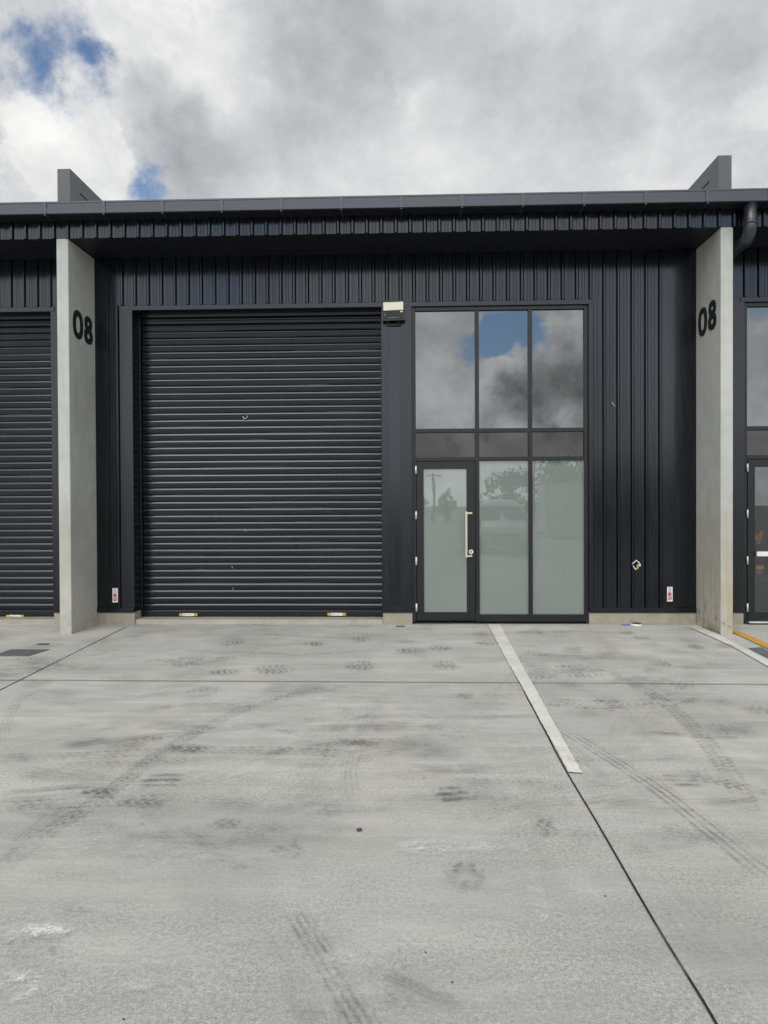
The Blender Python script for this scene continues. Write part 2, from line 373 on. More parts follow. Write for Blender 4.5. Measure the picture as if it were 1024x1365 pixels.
L = t.math('ADD', t.math('MULTIPLY', L, t.math('SUBTRACT', 1.0, cum)), t.math('MULTIPLY', Lc, cum))
L = t.math('MAXIMUM', t.math('MINIMUM', L, .97), .22)
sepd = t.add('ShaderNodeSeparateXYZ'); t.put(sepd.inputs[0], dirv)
boost = t.math('SUBTRACT', 3.5, t.rng(sepd.outputs[1], -.96, -.30, .4, 2.5))      # extra brightness added to the sky behind the camera, for the facade's reflections
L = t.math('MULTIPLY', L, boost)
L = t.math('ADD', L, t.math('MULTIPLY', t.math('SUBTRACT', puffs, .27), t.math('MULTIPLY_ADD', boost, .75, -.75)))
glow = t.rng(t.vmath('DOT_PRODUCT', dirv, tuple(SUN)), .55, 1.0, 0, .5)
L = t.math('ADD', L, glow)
tintc = t.mix(t.rng(L, .3, .9), rgb(.93, .965, 1.02), rgb(1.0, 1.0, .995))
cl = t.vmath('SCALE', tintc); cl_node = cl.node; t.put(cl_node.inputs['Scale'], t.math('MULTIPLY', L, 10.0))
blu = t.vmath('ADD', t.vmath('MULTIPLY', sky.outputs[0], (1.05, 1.1, 1.15)), (.15, .24, .40))
sep = t.add('ShaderNodeSeparateXYZ'); t.put(sep.inputs[0], dirv)
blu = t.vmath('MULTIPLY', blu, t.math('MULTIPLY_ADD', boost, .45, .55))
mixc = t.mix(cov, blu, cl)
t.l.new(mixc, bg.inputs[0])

sd = bpy.data.lights.new('sun', 'SUN'); sd.energy = .8; sd.angle = R(28); sd.color = (1, .96, .90)
so = bpy.data.objects.new('sun', sd); C.objects.link(so); so.rotation_euler = SUN.to_track_quat('Z', 'Y').to_euler(); so.location = SUN*60

sc = bpy.context.scene
sc.view_settings.view_transform = 'Standard'; sc.view_settings.look = 'None'; sc.view_settings.exposure = 0.0; sc.view_settings.gamma = 1.0
sc.cycles.max_bounces = 8; sc.cycles.transparent_max_bounces = 16
try: sc.cycles.use_denoising = True
except Exception: pass

# ------------------------------------------------------------------ ground
bm = BM(); poly(bm, [(-400, -400, 0), (400, -400, 0), (400, 400, 0), (-400, 400, 0)])
tag(obj('ground', bm, 'ground'), kind='structure')

def strip(bm, pts, wid, z):
    """a thin flat strip of given width along a ground polyline"""
    pts = [Vector((p.x, p.y, 0)) for p in pts]
    prev = None
    for i, p in enumerate(pts):
        d = (pts[min(i+1, len(pts)-1)] - pts[max(i-1, 0)]).normalized(); n = Vector((-d.y, d.x, 0))*wid/2
        a, b = bm.verts.new((p.x+n.x, p.y+n.y, z)), bm.verts.new((p.x-n.x, p.y-n.y, z))
        if prev: bm.faces.new((prev[0], prev[1], b, a))
        prev = (a, b)
def wobble(a, b, n=14, amp=.004):
    out = []
    for i in range(n+1):
        q = a.lerp(b, i/n); d = (b-a).normalized(); out.append(q + Vector((-d.y, d.x, 0))*random.uniform(-amp, amp))
    return out
# control joints sawn and cast in the slab
a, b = on_z(652.8, 836), on_z(967, 1365); dv = (b-a).normalized(); a2 = on_z(659, 846)
bm = BM(); strip(bm, wobble(a, a2) + wobble(a2, on_z(754, 1027.5))[1:] + wobble(on_z(754, 1027.5), b + dv*3)[1:], .011, .004)
tag(obj('ground_joint', bm, 'joint'), kind='structure')
a, b = on_z(168, 836), on_z(0, 920); dv = (b-a).normalized()
bm = BM(); strip(bm, wobble(a, b+dv*7, 20), .013, .004); tag(obj('ground_joint', bm, 'joint'), kind='structure')
bm = BM(); a, b, c = on_z(0, 907.3), on_z(512, 909.8), on_z(1024, 913)
strip(bm, wobble(a-(b-a), b, 24) + wobble(b, c+(c-b), 24)[1:], .014, .008); tag(obj('ground_joint', bm, 'joint'), kind='structure')

def ragged(bm, A, B, n=26, j=.004, z=.012):
    """painted band between two edges with a slightly broken outline"""
    prev = None
    for i in range(len(A)-1):
        a0, a1, b0, b1 = on_z(*A[i]), on_z(*A[i+1]), on_z(*B[i]), on_z(*B[i+1])
        for k in range(n+(i == len(A)-2)):
            f = k/n; p = a0.lerp(a1, f); q = b0.lerp(b1, f); d = (q-p).normalized()
            p = p + d*random.uniform(-j, j); q = q + d*random.uniform(-j, j)
            cur = (bm.verts.new((p.x, p.y, z)), bm.verts.new((q.x, q.y, z)))
            if prev: bm.faces.new((prev[0], prev[1], cur[1], cur[0]))
            prev = cur
def gpoly(bm, px, z=.012):
    return poly(bm, [(q.x, q.y, z) for q in (on_z(u, v) for u, v in px)])
bm = BM()
L_ = [(650.5, 833), (675, 880), (700, 924), (728, 976), (758, 1031)]; R_ = [(666.5, 833), (690, 877), (718, 927), (747, 980), (776.5, 1032.5)]
ragged(bm, L_, R_)
tag(obj('painted_line', bm, 'white_paint'), kind='structure')
bm = BM()
U_ = [(925, 834.5), (955, 845), (985, 861.5), (1024, 880.5)]; W_ = [(919, 837), (946, 849), (977, 863), (1022, 888.5)]
ragged(bm, U_, W_)
e = on_z(1024, 880.5); e2 = on_z(1022, 888.5); dv = Vector((.05, -1, 0))
poly(bm, [(e.x, e.y, .012), (e2.x, e2.y, .012), (e2.x+dv.x*3, e2.y+dv.y*3, .012), (e.x+dv.x*3, e.y+dv.y*3, .012)])
tag(obj('painted_line', bm, 'white_paint'), kind='structure')
bm = BM(); a, b = on_z(983.5, 844), on_z(1024, 862.5); dv = (b-a).normalized(); a = a - dv*.1
strip(bm, [a, b, b+dv*3], .13, .012); tag(obj('painted_line', bm, 'yellow_paint'), kind='structure')
bm = BM(); q = [on_z(997, 864.5), on_z(1015, 863.3), on_z(1024, 868), on_z(1024, 878)]
poly(bm, [(p.x, p.y, .006) for p in q]); e1, e2 = q[2], q[3]
poly(bm, [(e1.x, e1.y, .006), (e1.x+1.6, e1.y-1.6, .006), (e2.x+1.0, e2.y-2.6, .006), (e2.x, e2.y, .006)])
tag(obj('painted_bay', bm, 'blue_paint'), kind='structure')

# rubber tracks and scuffs
class Marks:
    def __init__(s): s.bm = BM(); s.uv = s.bm.loops.layers.uv.new('UVMap'); s.c = s.bm.loops.layers.float_color.new('mark'); s.z = .0015
    def quad(s, vs, uvs, sts, kind):
        f = s.bm.faces.new(vs)
        for l, q, st in zip(f.loops, uvs, sts): l[s.uv].uv = q; l[s.c] = (st, kind, 0, 1)
    def track(s, px, wid, kind, st, fade=.18):
        s.z += .00015
        p = [on_z(u, v) for u, v in px]; fine = []
        for i in range(len(p)-1):                                        # smooth the polyline
            p0, p1, p2, p3 = p[max(i-1, 0)], p[i], p[i+1], p[min(i+2, len(p)-1)]
            for k in range(8):
                q = k/8; fine.append(.5*((2*p1)+(p2-p0)*q+(2*p0-5*p1+4*p2-p3)*q*q+(3*p1-p0-3*p2+p3)*q**3))
        fine.append(p[-1]); run = 0; prev = None; n = len(fine)
        for i, q in enumerate(fine):
            d = (fine[min(i+1, n-1)] - fine[max(i-1, 0)]).normalized(); nn = Vector((-d.y, d.x, 0))*wid/2
            if i: run += (q-fine[i-1]).length
            e = min(i, n-1-i)/max(1, (n-1)*fade); e = min(1, e)
            cur = (s.bm.verts.new((q.x+nn.x, q.y+nn.y, s.z)), s.bm.verts.new((q.x-nn.x, q.y-nn.y, s.z)), run, st*e)
            if prev: s.quad((prev[0], prev[1], cur[1], cur[0]), ((0, prev[2]), (1, prev[2]), (1, run), (0, run)), (prev[3], prev[3], cur[3], cur[3]), kind)
            prev = cur
    def blot(s, u, v, wu, wv, kind, st, ang=0, ring=False):
        s.z += .00015
        c = on_z(u, v); sx = (on_z(u+wu/2, v)-on_z(u-wu/2, v)).length/2; sy_ = (on_z(u, v-wv/2)-on_z(u, v+wv/2)).length/2
        N = 8; ca, sa = math.cos(ang), math.sin(ang); g = {}
        for i in range(N+1):
            for j in range(N+1):
                a, b = 2*i/N-1, 2*j/N-1; x, y = a*sx*1.15, b*sy_*1.15; rr = math.hypot(a, b)
                e = max(0, min(1, (1.0-rr)/.35))
                if ring: e *= max(.12, min(1, (rr-.35)/.25))
                g[i, j] = (s.bm.verts.new((c.x+x*ca-y*sa, c.y+x*sa+y*ca, s.z)), (.08+.84*j/N, x), st*e)
        for i in range(N):
            for j in range(N):
                k = [g[i, j], g[i+1, j], g[i+1, j+1], g[i, j+1]]
                s.quad([q[0] for q in k], [q[1] for q in k], [q[2] for q in k], kind)
mk = Marks()
T = lambda px, wid, kind, st, fade=.18: mk.track(px, wid, kind, st*.66, fade)
T([(-20, 1172), (60, 1112), (130, 1068), (200, 1014), (262, 976), (330, 944), (400, 924), (475, 911)], .16, .5, .70)
T([(-10, 1155), (50, 1100), (110, 1062), (165, 1042)], .10, 1, .35)
T([(728, 958), (800, 1002), (880, 1054), (960, 1117), (1040, 1180)], .19, 1, .62)
T([(735, 975), (770, 1000), (800, 1032), (815, 1055)], .10, 1, .35)
T([(760, 868), (830, 905), (885, 935), (935, 982), (975, 1035), (1005, 1095)], .17, .5, .62)
T([(905, 1028), (965, 1044), (1030, 1056)], .16, .5, .5)
T([(385, 1205), (420, 1262), (446, 1305), (470, 1345), (500, 1390)], .13, 1, .75)
T([(-10, 1010), (100, 1008), (220, 1002), (330, 1000), (440, 1004), (520, 1010)], .20, .5, .5)
T([(-10, 1076), (70, 1072), (150, 1068), (225, 1066)], .2, .5, .55)
T([(-10, 1058), (40, 1055), (85, 1050), (160, 1047)], .10, 0, .9)
T([(-10, 1068), (60, 1064), (130, 1058)], .12, 0, .6)
T([(60, 998), (180, 984), (300, 972), (400, 962), (520, 954)], .16, 0, .75)
T([(340, 972), (400, 978), (470, 990), (520, 995)], .12, .5, .5)
T([(330, 1006), (400, 998), (470, 990), (560, 984)], .14, .5, .55)
T([(400, 958), (520, 955), (640, 957), (740, 953)], .14, 0, .6)
T([(700, 930), (760, 938), (830, 939), (892, 934), (940, 913)], .34, .5, .55)
T([(845, 974), (900, 980), (960, 984), (1000, 986)], .12, 0, .7)
T([(800, 1014), (900, 1010), (1000, 1012)], .14, 0, .5)
T([(520, 1022), (640, 1026), (740, 1020)], .2, 0, .45)
T([(770, 1066), (850, 1072), (930, 1078)], .12, 0, .4)
T([(240, 1100), (280, 1130), (330, 1165)], .08, 1, .4)
T([(180, 1075), (225, 1110), (245, 1120)], .08, 1, .3)
T([(5, 985), (10, 960), (30, 930), (75, 915)], .12, 1, .3)
T([(470, 1060), (468, 1020), (490, 960), (520, 925)], .14, 1, .28)
T([(0, 945), (60, 940), (180, 930), (330, 916)], .2, 0, .35)
T([(520, 842), (640, 846), (760, 842), (880, 848)], .16, 0, .35)
T([(200, 850), (330, 846), (470, 852), (600, 858)], .2, 0, .4)
T([(250, 868), (400, 872), (520, 866)], .22, .5, .4)
T([(690, 868), (760, 876), (840, 872)], .25, .5, .4)
T([(840, 1138), (880, 1132), (940, 1124)], .07, 1, .4)
for px, wd, st in [([(-20, 1000), (150, 962), (330, 938), (520, 930), (700, 936)], .5, .3), ([(120, 1110), (260, 1050), (420, 1010), (600, 990), (760, 985)], .6, .26),
        ([(330, 1100), (420, 1040), (470, 980), (490, 920)], .45, .25), ([(620, 1110), (720, 1075), (850, 1055), (1030, 1050)], .5, .28), ([(560, 1000), (640, 950), (700, 900), (730, 850)], .4, .25),
        ([(180, 940), (260, 900), (330, 865), (380, 842)], .4, .3), ([(820, 1000), (880, 930), (930, 880)], .4, .28), ([(-10, 1130), (140, 1120), (300, 1125), (460, 1150)], .5, .22),
        ([(380, 1240), (420, 1300), (440, 1390)], .3, .35), ([(900, 1180), (960, 1260), (1040, 1340)], .4, .22)]:
    mk.track(px, wd, 0, st*.62)
for u, v, wu, wv, k, s_ in [(603, 1060, 58, 24, 1, 1.3), (727, 1105, 34, 22, .5, 1.2), (383, 1132, 42, 26, .5, .95), (298, 1100, 40, 16, .5, .9),
        (131, 1057, 38, 13, .5, 1.3), (216, 1042, 62, 20, 1, 1.1), (196, 987, 38, 10, .5, 1.3), (256, 998, 76, 10, .5, 1.1), (188, 1072, 66, 14, .5, 1.0),
        (906, 1042, 54, 18, 1, .9), (620, 928, 26, 8, .5, 1.1), (365, 893, 54, 10, .5, 1.0), (302, 897, 44, 9, .5, 1.0), (480, 888, 40, 12, .5, .9), (250, 886, 40, 8, .5, .8),
        (312, 857, 34, 9, .5, 1.0), (418, 859, 26, 7, .5, 1.0), (480, 853, 24, 7, .5, .9), (586, 865, 28, 7, .5, .9), (548, 868, 34, 8, .5, .9), (594, 888, 40, 14, .5, .8),
        (650, 858, 34, 7, .5, .8), (765, 867, 32, 9, 0, .9), (770, 895, 60, 16, .5, .9), (722, 900, 40, 12, .5, .8), (835, 844, 22, 6, 0, 1.1), (855, 851, 20, 6, 0, 1.1),
        (926, 863, 26, 7, 0, 1.3), (880, 885, 30, 8, .5, .9), (872, 895, 26, 8, 0, .9), (812, 935, 44, 10, .5, .8), (1010, 948, 40, 9, .5, .8), (968, 862, 30, 6, 0, .8),
        (270, 923, 50, 14, .5, .6), (30, 893, 90, 16, .5, .6), (60, 884, 60, 7, 0, .6), (440, 1082, 36, 14, .5, .7), (850, 1132, 30, 10, 0, .6), (40, 1265, 90, 36, .5, .55),
        (95, 1215, 80, 20, .5, .4), (160, 905, 50, 8, 0, .4), (530, 1335, 60, 20, .5, .5), (375, 915, 24, 6, 0, .6), (200, 842, 50, 6, 0, .5)]:
    mk.blot(u, v, wu*random.uniform(.8, 1.15), wv*random.uniform(.8, 1.2), k, s_*.8, random.uniform(-.3, .3))
for i in range(90):                                                  # faint scuffs all over the apron, thicker near the wall
    v = 838 + 300*random.random()**1.7; u = random.uniform(0, 1024); k = (v-640)/200
    mk.blot(u, v, random.uniform(20, 90)*k, random.uniform(4, 9)*k, random.choice((0, 0, 0, .5)), random.uniform(.25, .6), random.uniform(-.3, .3))
for i in range(10):                                                  # dark streaks along the foot of the wall
    u = 140+i*78; mk.track([(u, 835), (u+40, 834.5), (u+90, 835.2)], .10, 0, random.uniform(.5, 1.1), .3)
mk.blot(620, 1173, 50, 34, .5, 1.2, .1, True)
mk.blot(860, 1078, 90, 30, 0, .35)
T([(505, 1305), (545, 1322), (580, 1338), (620, 1346)], .07, 0, 1.3)
tag(obj('tyre_marks', mk.bm, 'mark'), kind='stuff', label='grey tyre tracks and rubber scuffs printed across the pale concrete yard', cat='tyre marks')
mk = Marks(); mk.z = .0095
for u, v, wu, wv, s_ in [(580, 1131, 100, 18, 1.3), (640, 1128, 140, 22, .6), (690, 1150, 60, 50, .4), (716, 1200, 26, 50, .7), (45, 1245, 110, 26, 1.0), (20, 1318, 100, 34, 1.0), (250, 1275, 420, 60, .45),
        (460, 1270, 130, 60, .5), (110, 1128, 120, 14, .5), (230, 1142, 160, 16, .5), (640, 1255, 150, 70, .3), (590, 960, 40, 60, .45), (595, 985, 44, 40, .4), (350, 960, 400, 50, .3),
        (800, 905, 300, 24, .3), (200, 875, 260, 24, .4), (860, 1000, 200, 30, .25), (460, 1325, 120, 60, .4), (190, 1312, 50, 20, .6), (620, 1340, 60, 14, .5), (930, 1270, 180, 60, .22)]:
    mk.blot(u, v, wu, wv*1.15, 0, min(1.7, s_*1.4))
tag(obj('cement_patches', mk.bm, 'lmark'), kind='stuff', label='pale smears of cement dust on the concrete yard', cat='cement patches')

# ------------------------------------------------------------------ building
Z_S, Z_H, Z_P = 5.477, 4.707, 0.203        # soffit, opening heads, top of plinth
YF, YG = -0.867, -1.12
def sheet(bm, ribs, x0, x1, z0, z1, y=0.0, cap=True, screws=()):
    """profiled steel sheet: trapezoid ribs on a flat pan with small swages"""
    pr = [(x0, 0)]
    ribs = [r for r in ribs if x0+.035 < r < x1-.035]
    last = x0
    for r in ribs:
        if r-.031-last > .09:
            for q in (.36, .64):
                m_ = last + (r-.031-last)*q; pr += [(m_-.005, 0), (m_-.002, -.0025), (m_+.002, -.0025), (m_+.005, 0)]
        pr += [(r-.031, 0), (r-.0115, -.030), (r+.0115, -.030), (r+.031, 0)]; last = r+.031
    pr.append((x1, 0))
    lo = [bm.verts.new((a, y+b, z0)) for a, b in pr]; hi = [bm.verts.new((a, y+b, z1)) for a, b in pr]
    for i in range(len(pr)-1): bm.faces.new((lo[i], lo[i+1], hi[i+1], hi[i]))
    if cap:
        for r in ribs:
            for z in (z0, z1): poly(bm, [(r-.031, y, z), (r-.0115, y-.03, z), (r+.0115, y-.03, z), (r+.031, y, z)])
    for z in screws:
        for r in ribs:
            tube(bm, [(r+.055, y+.001, z), (r+.055, y-.006, z)], .007, 6)

def window_unit(unit, wx, see_through=False):
    """glazed shopfront with a hinged door in its first bay; wx = offset from the unit shown in the middle"""
    X = lambda px, v=600: on_y(px, v, .0).x + wx
    Zp = lambda v, px=640: on_y(px, v, .0).z
    l, r = X(549), X(785.3); m1, m2 = X(636.6), X(707.7); top = 4.70; t1, t2 = 2.868, 2.446; bot = .04
    y0, y1 = .03, .13; fw = .062; hw = .029
    win = bpy.data.objects.new('window', None); C.objects.link(win); win.parent = unit; win.location = ((l+r)/2, .08, bot)
    win.matrix_parent_inverse = Matrix.Translation(-wloc(unit))
    fr = BM()
    box(fr, l, l+fw, y0, y1, bot, top, .004); box(fr, r-fw, r, y0, y1, bot, top, .004)
    box(fr, l+fw, r-fw, y0, y1, top-.062, top, .004)
    box(fr, m1+hw, r-fw, y0, y1, bot, bot+.105, .004)
    for m in (m1, m2):
        lo = t1 + hw; box(fr, m-hw, m+hw, y0, y1, lo, top-.062, .003)
        box(fr, m-hw, m+hw, y0, y1, t2+hw, t1-hw, .003)
        box(fr, m-hw, m+hw, y0, y1, bot if m == m1 else bot+.105, t2-hw, .003)
    for tt in (t1, t2): box(fr, l+fw, r-fw, y0-.002, y1, tt-hw, tt+hw, .003)
    obj('frame', fr, 'alu', win)
    cols = [(l+fw, m1-hw), (m1+hw, m2-hw), (m2+hw, r-fw)]
    yg0, yg1 = .072, .080
    for a, b in cols:
        p = BM(); box(p, a, b, yg0, yg1, t1+hw, top-.062); obj('pane', p, 'glass', win)
        p = BM(); box(p, a, b, yg0, yg1, t2+hw, t1-hw); obj('spandrel_pane', p, 'span', win)
    for a, b in cols[1:]:
        p = BM(); box(p, a, b, yg0, yg1, bot+.105, t2-hw); obj('frosted_pane' if not see_through else 'clear_pane', p, 'clear' if see_through else 'frost', win)
    # hinged door in the first bay
    a, b = l+fw+.006, m1-hw-.006; zt, zb = t2-hw-.008, .055
    dr = bpy.data.objects.new('entrance_door', None); C.objects.link(dr); dr.parent = unit; dr.location = ((a+b)/2, .06, zb)
    dr.matrix_parent_inverse = Matrix.Translation(-wloc(unit))
    lf = BM(); yd0, yd1 = .022, .072
    gl0, gl1 = a+.105, b-.125; gz0, gz1 = zb+.125, zt-.108
    box(lf, a, gl0, yd0, yd1, zb, zt, .004); box(lf, gl1, b, yd0, yd1, zb, zt, .004)
    box(lf, gl0, gl1, yd0+.001, yd1, gz1, zt, .003); box(lf, gl0, gl1, yd0+.001, yd1, zb, gz0, .003)
    obj('door_leaf', lf, 'alu', dr)
    p = BM(); box(p, gl0, gl1, .045, .053, gz0, gz1); obj('door_pane', p, 'clear' if see_through else 'frost', dr)
    for zc in (2.29, 1.62, .94, .25):
        h = BM(); tube(h, [(a-.008, .010, zc-.06), (a-.008, .010, zc+.06)], .013, 10); obj('hinge', h, 'zinc', dr)
    if not see_through:
        h = BM(); hx = gl1 - .012; za, zb2 = on_y(623, 742).z, on_y(623, 683).z
        box(h, hx-.016, hx+.016, -.062, -.040, za-.012, zb2+.012, .003)
        for zz in (za+.012, zb2-.012): box(h, hx+.0165, gl1+.075, -.060, -.043, zz-.013, zz+.013, .003); box(h, gl1+.05, gl1+.072, -.0428, .0215, zz-.011, zz+.011)
        obj('handle', h, 'steel', dr)
        h = BM(); tube(h, [(gl1+.062, .021, 1.075), (gl1+.062, .006, 1.075)], .033, 20); o = obj('lock', h, 'zinc', dr)
        h = BM(); tube(h, [(gl1+.062, .0055, 1.075), (gl1+.062, .003, 1.075)], .013, 12); obj('keyhole', h, 'black', dr)
    else:
        h = BM(); box(h, gl0+.005, gl1+.03, -.03, .0, 1.0, 1.07, .008); obj('push_bar', h, 'white', dr)
        h = BM(); box(h, a, b, -.03, .0215, .03, .05); obj('threshold_plate', h, 'zinc', dr)
    return l, r

def roller_door(unit, x0, x1):
    rd = bpy.data.objects.new('roller_door', None); C.objects.link(rd); rd.parent = unit; rd.location = ((x0+x1)/2, .32, .07)
    rd.matrix_parent_inverse = Matrix.Translation(-wloc(unit))
    bm = BM(); p = .1047; prof = []
    z = .165
    zs = []
    while z < Z_H + .1: zs.append(z); z += p
    seq = [(0.0, .014), (.004, .0085), (.012, .0055), (.042, .0002), (.0455, .0055), (.049, .0058), (.053, -.001), (.070, -.0052), (.074, -.0044), (.084, -.0012), (.093, .0034), (.100, .0088), (.1025, .012)]
    NX = 16; rnd = random.Random(5); rows = []
    for z in zs:
        ph, am, sg = rnd.uniform(0, 6.28), rnd.uniform(.0003, .0016), rnd.uniform(-.0014, .0014)
        for dz, dy in seq:
            row = []
            for i in range(NX+1):
                f = i/NX; row.append(bm.verts.new((x0+.02+(x1-x0-.04)*f, .32+dy+am*math.sin(f*7+ph), z+dz+sg*math.sin(math.pi*f)+.0006*math.sin(f*11+ph*2))))
            rows.append(row)
    for i in range(len(rows)-1):
        for k in range(NX): bm.faces.new((rows[i][k], rows[i][k+1], rows[i+1][k+1], rows[i+1][k]))
    obj('slat_curtain', bm, 'roller', rd)
    bm = BM(); box(bm, x0+.021, x1-.021, .300, .335, .072, .163, .006); obj('bottom_rail', bm, 'roller', rd)
    for xa, xb in ((x0+.001, x0+.024), (x1-.024, x1-.001)):
        bm = BM(); box(bm, xa, xb, .26, .299, .071, Z_H-.02, .004); obj('guide_rail', bm, 'alu', rd)
    return rd

def solid_wall(bm, x0, x1, ops, y0, y1, z0, zh, z1):
    """one wall body with openings that run from its foot up to the head line"""
    pts = [(x0, z0)]
    for a, b, _ in ops: pts += [(a, z0), (a, zh), (b, zh), (b, z0)]
    pts += [(x1, z0), (x1, z1), (x0, z1)]
    fr = [bm.verts.new((x, y0, z)) for x, z in pts]; bk = [bm.verts.new((x, y1, z)) for x, z in pts]
    bm.faces.new(fr); bm.faces.new(bk)
    for i in range(len(pts)): j = (i+1) % len(pts); bm.faces.new((fr[i], fr[j], bk[j], bk[i]))
def unit(name, label, x0, x1, roll, wx, ribs, lower, see=False):
    """one bay of the terrace between two party walls"""
    u = thing(name, label, 'warehouse', ((x0+x1)/2, 0, 0))
    wl, wr = window_unit(u, wx, see)
    rx0, rx1 = roll
    # backing structure (dark wall body behind the sheets, with the two openings)
    ops = sorted([(rx0, rx1, .0), (wl, wr, .0)])
    xs = [x0]
    for a, b, _ in ops: xs += [a, b]
    xs.append(x1)
    bm = BM(); solid_wall(bm, x0, x1, ops, .003, .42, Z_P, Z_H, Z_S+.3); obj('wall', bm, 'flash', u)
    bm = BM(); box(bm, x0, x1, 13.7, 14, 0, 5.9); obj('rear_wall', bm, 'flash', u)
    cl = BM(); sheet(cl, ribs, x0+.001, x1-.001, Z_H+.06, Z_S+.02, 0, True, (Z_H+.085,))
    for a, b, rb in lower: sheet(cl, rb, a, b, Z_P+.05, Z_H+.06-.001, 0, False, (3.22,))
    obj('cladding', cl, 'clad', u)
    tr = BM()
    for a, b in [(q[0], q[1]) for q in ops]: box(tr, a-.05, b+.05, -.012, .0025, Z_H-.012, Z_H+.056, .002)
    # jamb flashings
    for a, b in [(rx0-.19, rx0+.004), (rx1-.004, rx1+.10), (wl-.17, wl+.004), (wr-.004, wr+.055)]:
        a = max(a, x0+.002); b = min(b, x1-.002)
        if b-a > .02: box(tr, a, b, -.014, .0022, Z_P+.05, Z_H-.013, .002)
    # foot flashing
    for i in range(0, len(xs), 2): box(tr, xs[i]+.001, xs[i+1]-.001, -.022, .0024, Z_P-.025, Z_P+.047, .003)
    # bent corner flashings beside the party walls
    for a, b in ((x0+.001, x0+.19), (x1-.29, x1-.001)): box(tr, a, b, -.009, .0021, Z_P+.05, Z_S-.001, .002) if not any(a < q[1] and b > q[0] for q in ops) else None
    obj('flashing', tr, 'flash', u)
    for i in range(0, len(xs), 2):
        pl = BM(); box(pl, xs[i]+.0005, xs[i+1]-.0005, -.004, .40, -.02, Z_P-.027, .008); obj('plinth', pl, 'plinth', u)
    th = BM(); box(th, rx0+.0008, rx1-.0008, .03, .6, -.02, .066, .006); obj('threshold', th, 'sill', u)
    roller_door(u, rx0, rx1)
    # soffit, fascia, gutter and roof
    bm = BM(); box(bm, x0, x1, YF+.006, .002, Z_S+.001, Z_S+.03); obj('soffit', bm, 'soffit', u)
    x00, x11 = FX[name]
    bm = BM(); n0 = on_y(260.3, 300, YF).x; k0 = math.ceil((x00+.04-n0)/.1965); fr_ = []
    while n0+k0*.1965 < x11-.03: fr_.append(n0+k0*.1965); k0 += 1
    sheet(bm, fr_, x00, x11, Z_S-.008, 5.712, YF-.002, True); box(bm, x00, x11, YF+.0005, YF+.005, Z_S+.0005, 5.712)
    obj('fascia', bm, 'clad', u)
    gt = bpy.data.objects.new('gutter', None); C.objects.link(gt); gt.parent = u; gt.location = ((x0+x1)/2, YG, 5.65); gt.matrix_parent_inverse = Matrix.Translation(-wloc(u))
    bm = BM()
    pr = [(YG+.012, 5.708), (YG, 5.718), (YG-.003, 5.793), (YG+.004, 5.797), (YG+.002, 5.851), (YG-.004, 5.857), (YG-.003, 5.877), (YG+.03, 5.879), (YG+.032, 5.866), (YF, 5.866), (YF, 5.708)]
    a = [bm.verts.new((x00, y, z)) for y, z in pr]; b = [bm.verts.new((x11, y, z)) for y, z in pr]
    for i in range(len(pr)): j = (i+1) % len(pr); bm.faces.new((a[i], b[i], b[j], a[j]))
    bm.faces.new(a); bm.faces.new(b)
    bm.normal_update()
    for f in bm.faces:
        if f.calc_center_median().z < 5.714 and len(f.verts) == 4: f.material_index = 1  # underside given the dark soffit paint, its shade put into the colour
    obj('gutter_channel', bm, ['gutter', 'soffit'], gt)
    g0 = on_y(138, 275, YG).x; k = math.ceil((x00+.05-g0)/.80)
    while g0+k*.80 < x11-.05:
        q = g0+k*.80; bm = BM()
        box(bm, q-.026, q+.026, YG-.009, YG-.0045, 5.713, 5.875, .002)
        box(bm, q-.012, q+.012, YG-.002, YF-.006, 5.693, 5.7075)
        obj('gutter_strap', bm, 'gutter', gt); k += 1
    bm = BM(); prf = [(YF-.2, 5.882), (14.0, 6.30), (14.0, 6.25), (YF-.2, 5.8805)]
    a = [bm.verts.new((x0, y, z)) for y, z in prf]; b = [bm.verts.new((x1, y, z)) for y, z in prf]
    for i in range(4): j = (i+1) % 4; bm.faces.new((a[i], b[i], b[j], a[j]))
    bm.faces.new(a); bm.faces.new(b)
    obj('roof', bm, 'parapet', u)
    # room behind the glass
    bm = BM(); box(bm, x0+.01, x1-.01, .61, 13.69, .0, .021); obj('inner_floor', bm, 'inner', u)
    bm = BM(); box(bm, wl-.3, wr+.3, .43, 4.5, 2.62, 2.80); obj('mezzanine', bm, 'inner', u)
    bm = BM(); box(bm, x0+.012, x1-.012, 6.0, 6.1, .022, 5.8); obj('inner_wall', bm, 'inner', u)
    return u

XA, XB, XC_, XE = -4.868, -4.701, 4.172, 4.337
LX0, RX1 = XA-8.87, XE+8.87
midL, midR = (XA+XB)/2, (XC_+XE)/2
FX = {'warehouse_unit': (midL, midR), 'warehouse_unit_west': (LX0, midL), 'warehouse_unit_east': (midR, RX1)}

px_ribs = [163, 180.5, 198, 215.6, 233.4, 251, 268.6, 286.2, 303.9, 321.5, 339.2, 356.9, 374.5, 392.2, 409.8, 427.5, 445.1, 462.8, 480.5, 498, 516, 534, 552, 570, 588, 605.7, 623.8, 641.2, 659, 677, 695.6, 713.8, 731.6, 750, 768.8, 787, 805.5, 824, 843, 861.3, 880]
ribs = [on_y(u, 400).x for u in px_ribs]
rj, rjr = -4.138, -.408
wl, wr = on_y(549, 600).x, on_y(785.3, 600).x
wx_r = on_y(991.5, 600).x - wl
low_mid = [(XB+.191, rj-.001, [on_y(157, 500).x]), (rjr+.001, wl-.001, []), (wr+.001, XC_-.291, [on_y(u, 500).x for u in (805.5, 824, 843, 861.3, 880)])]
u0 = unit('warehouse_unit', 'charcoal metal clad bay with roller shutter and tall glazing between the two numbered fins', XB, XC_, (rj, rjr), 0.0, ribs, low_mid)

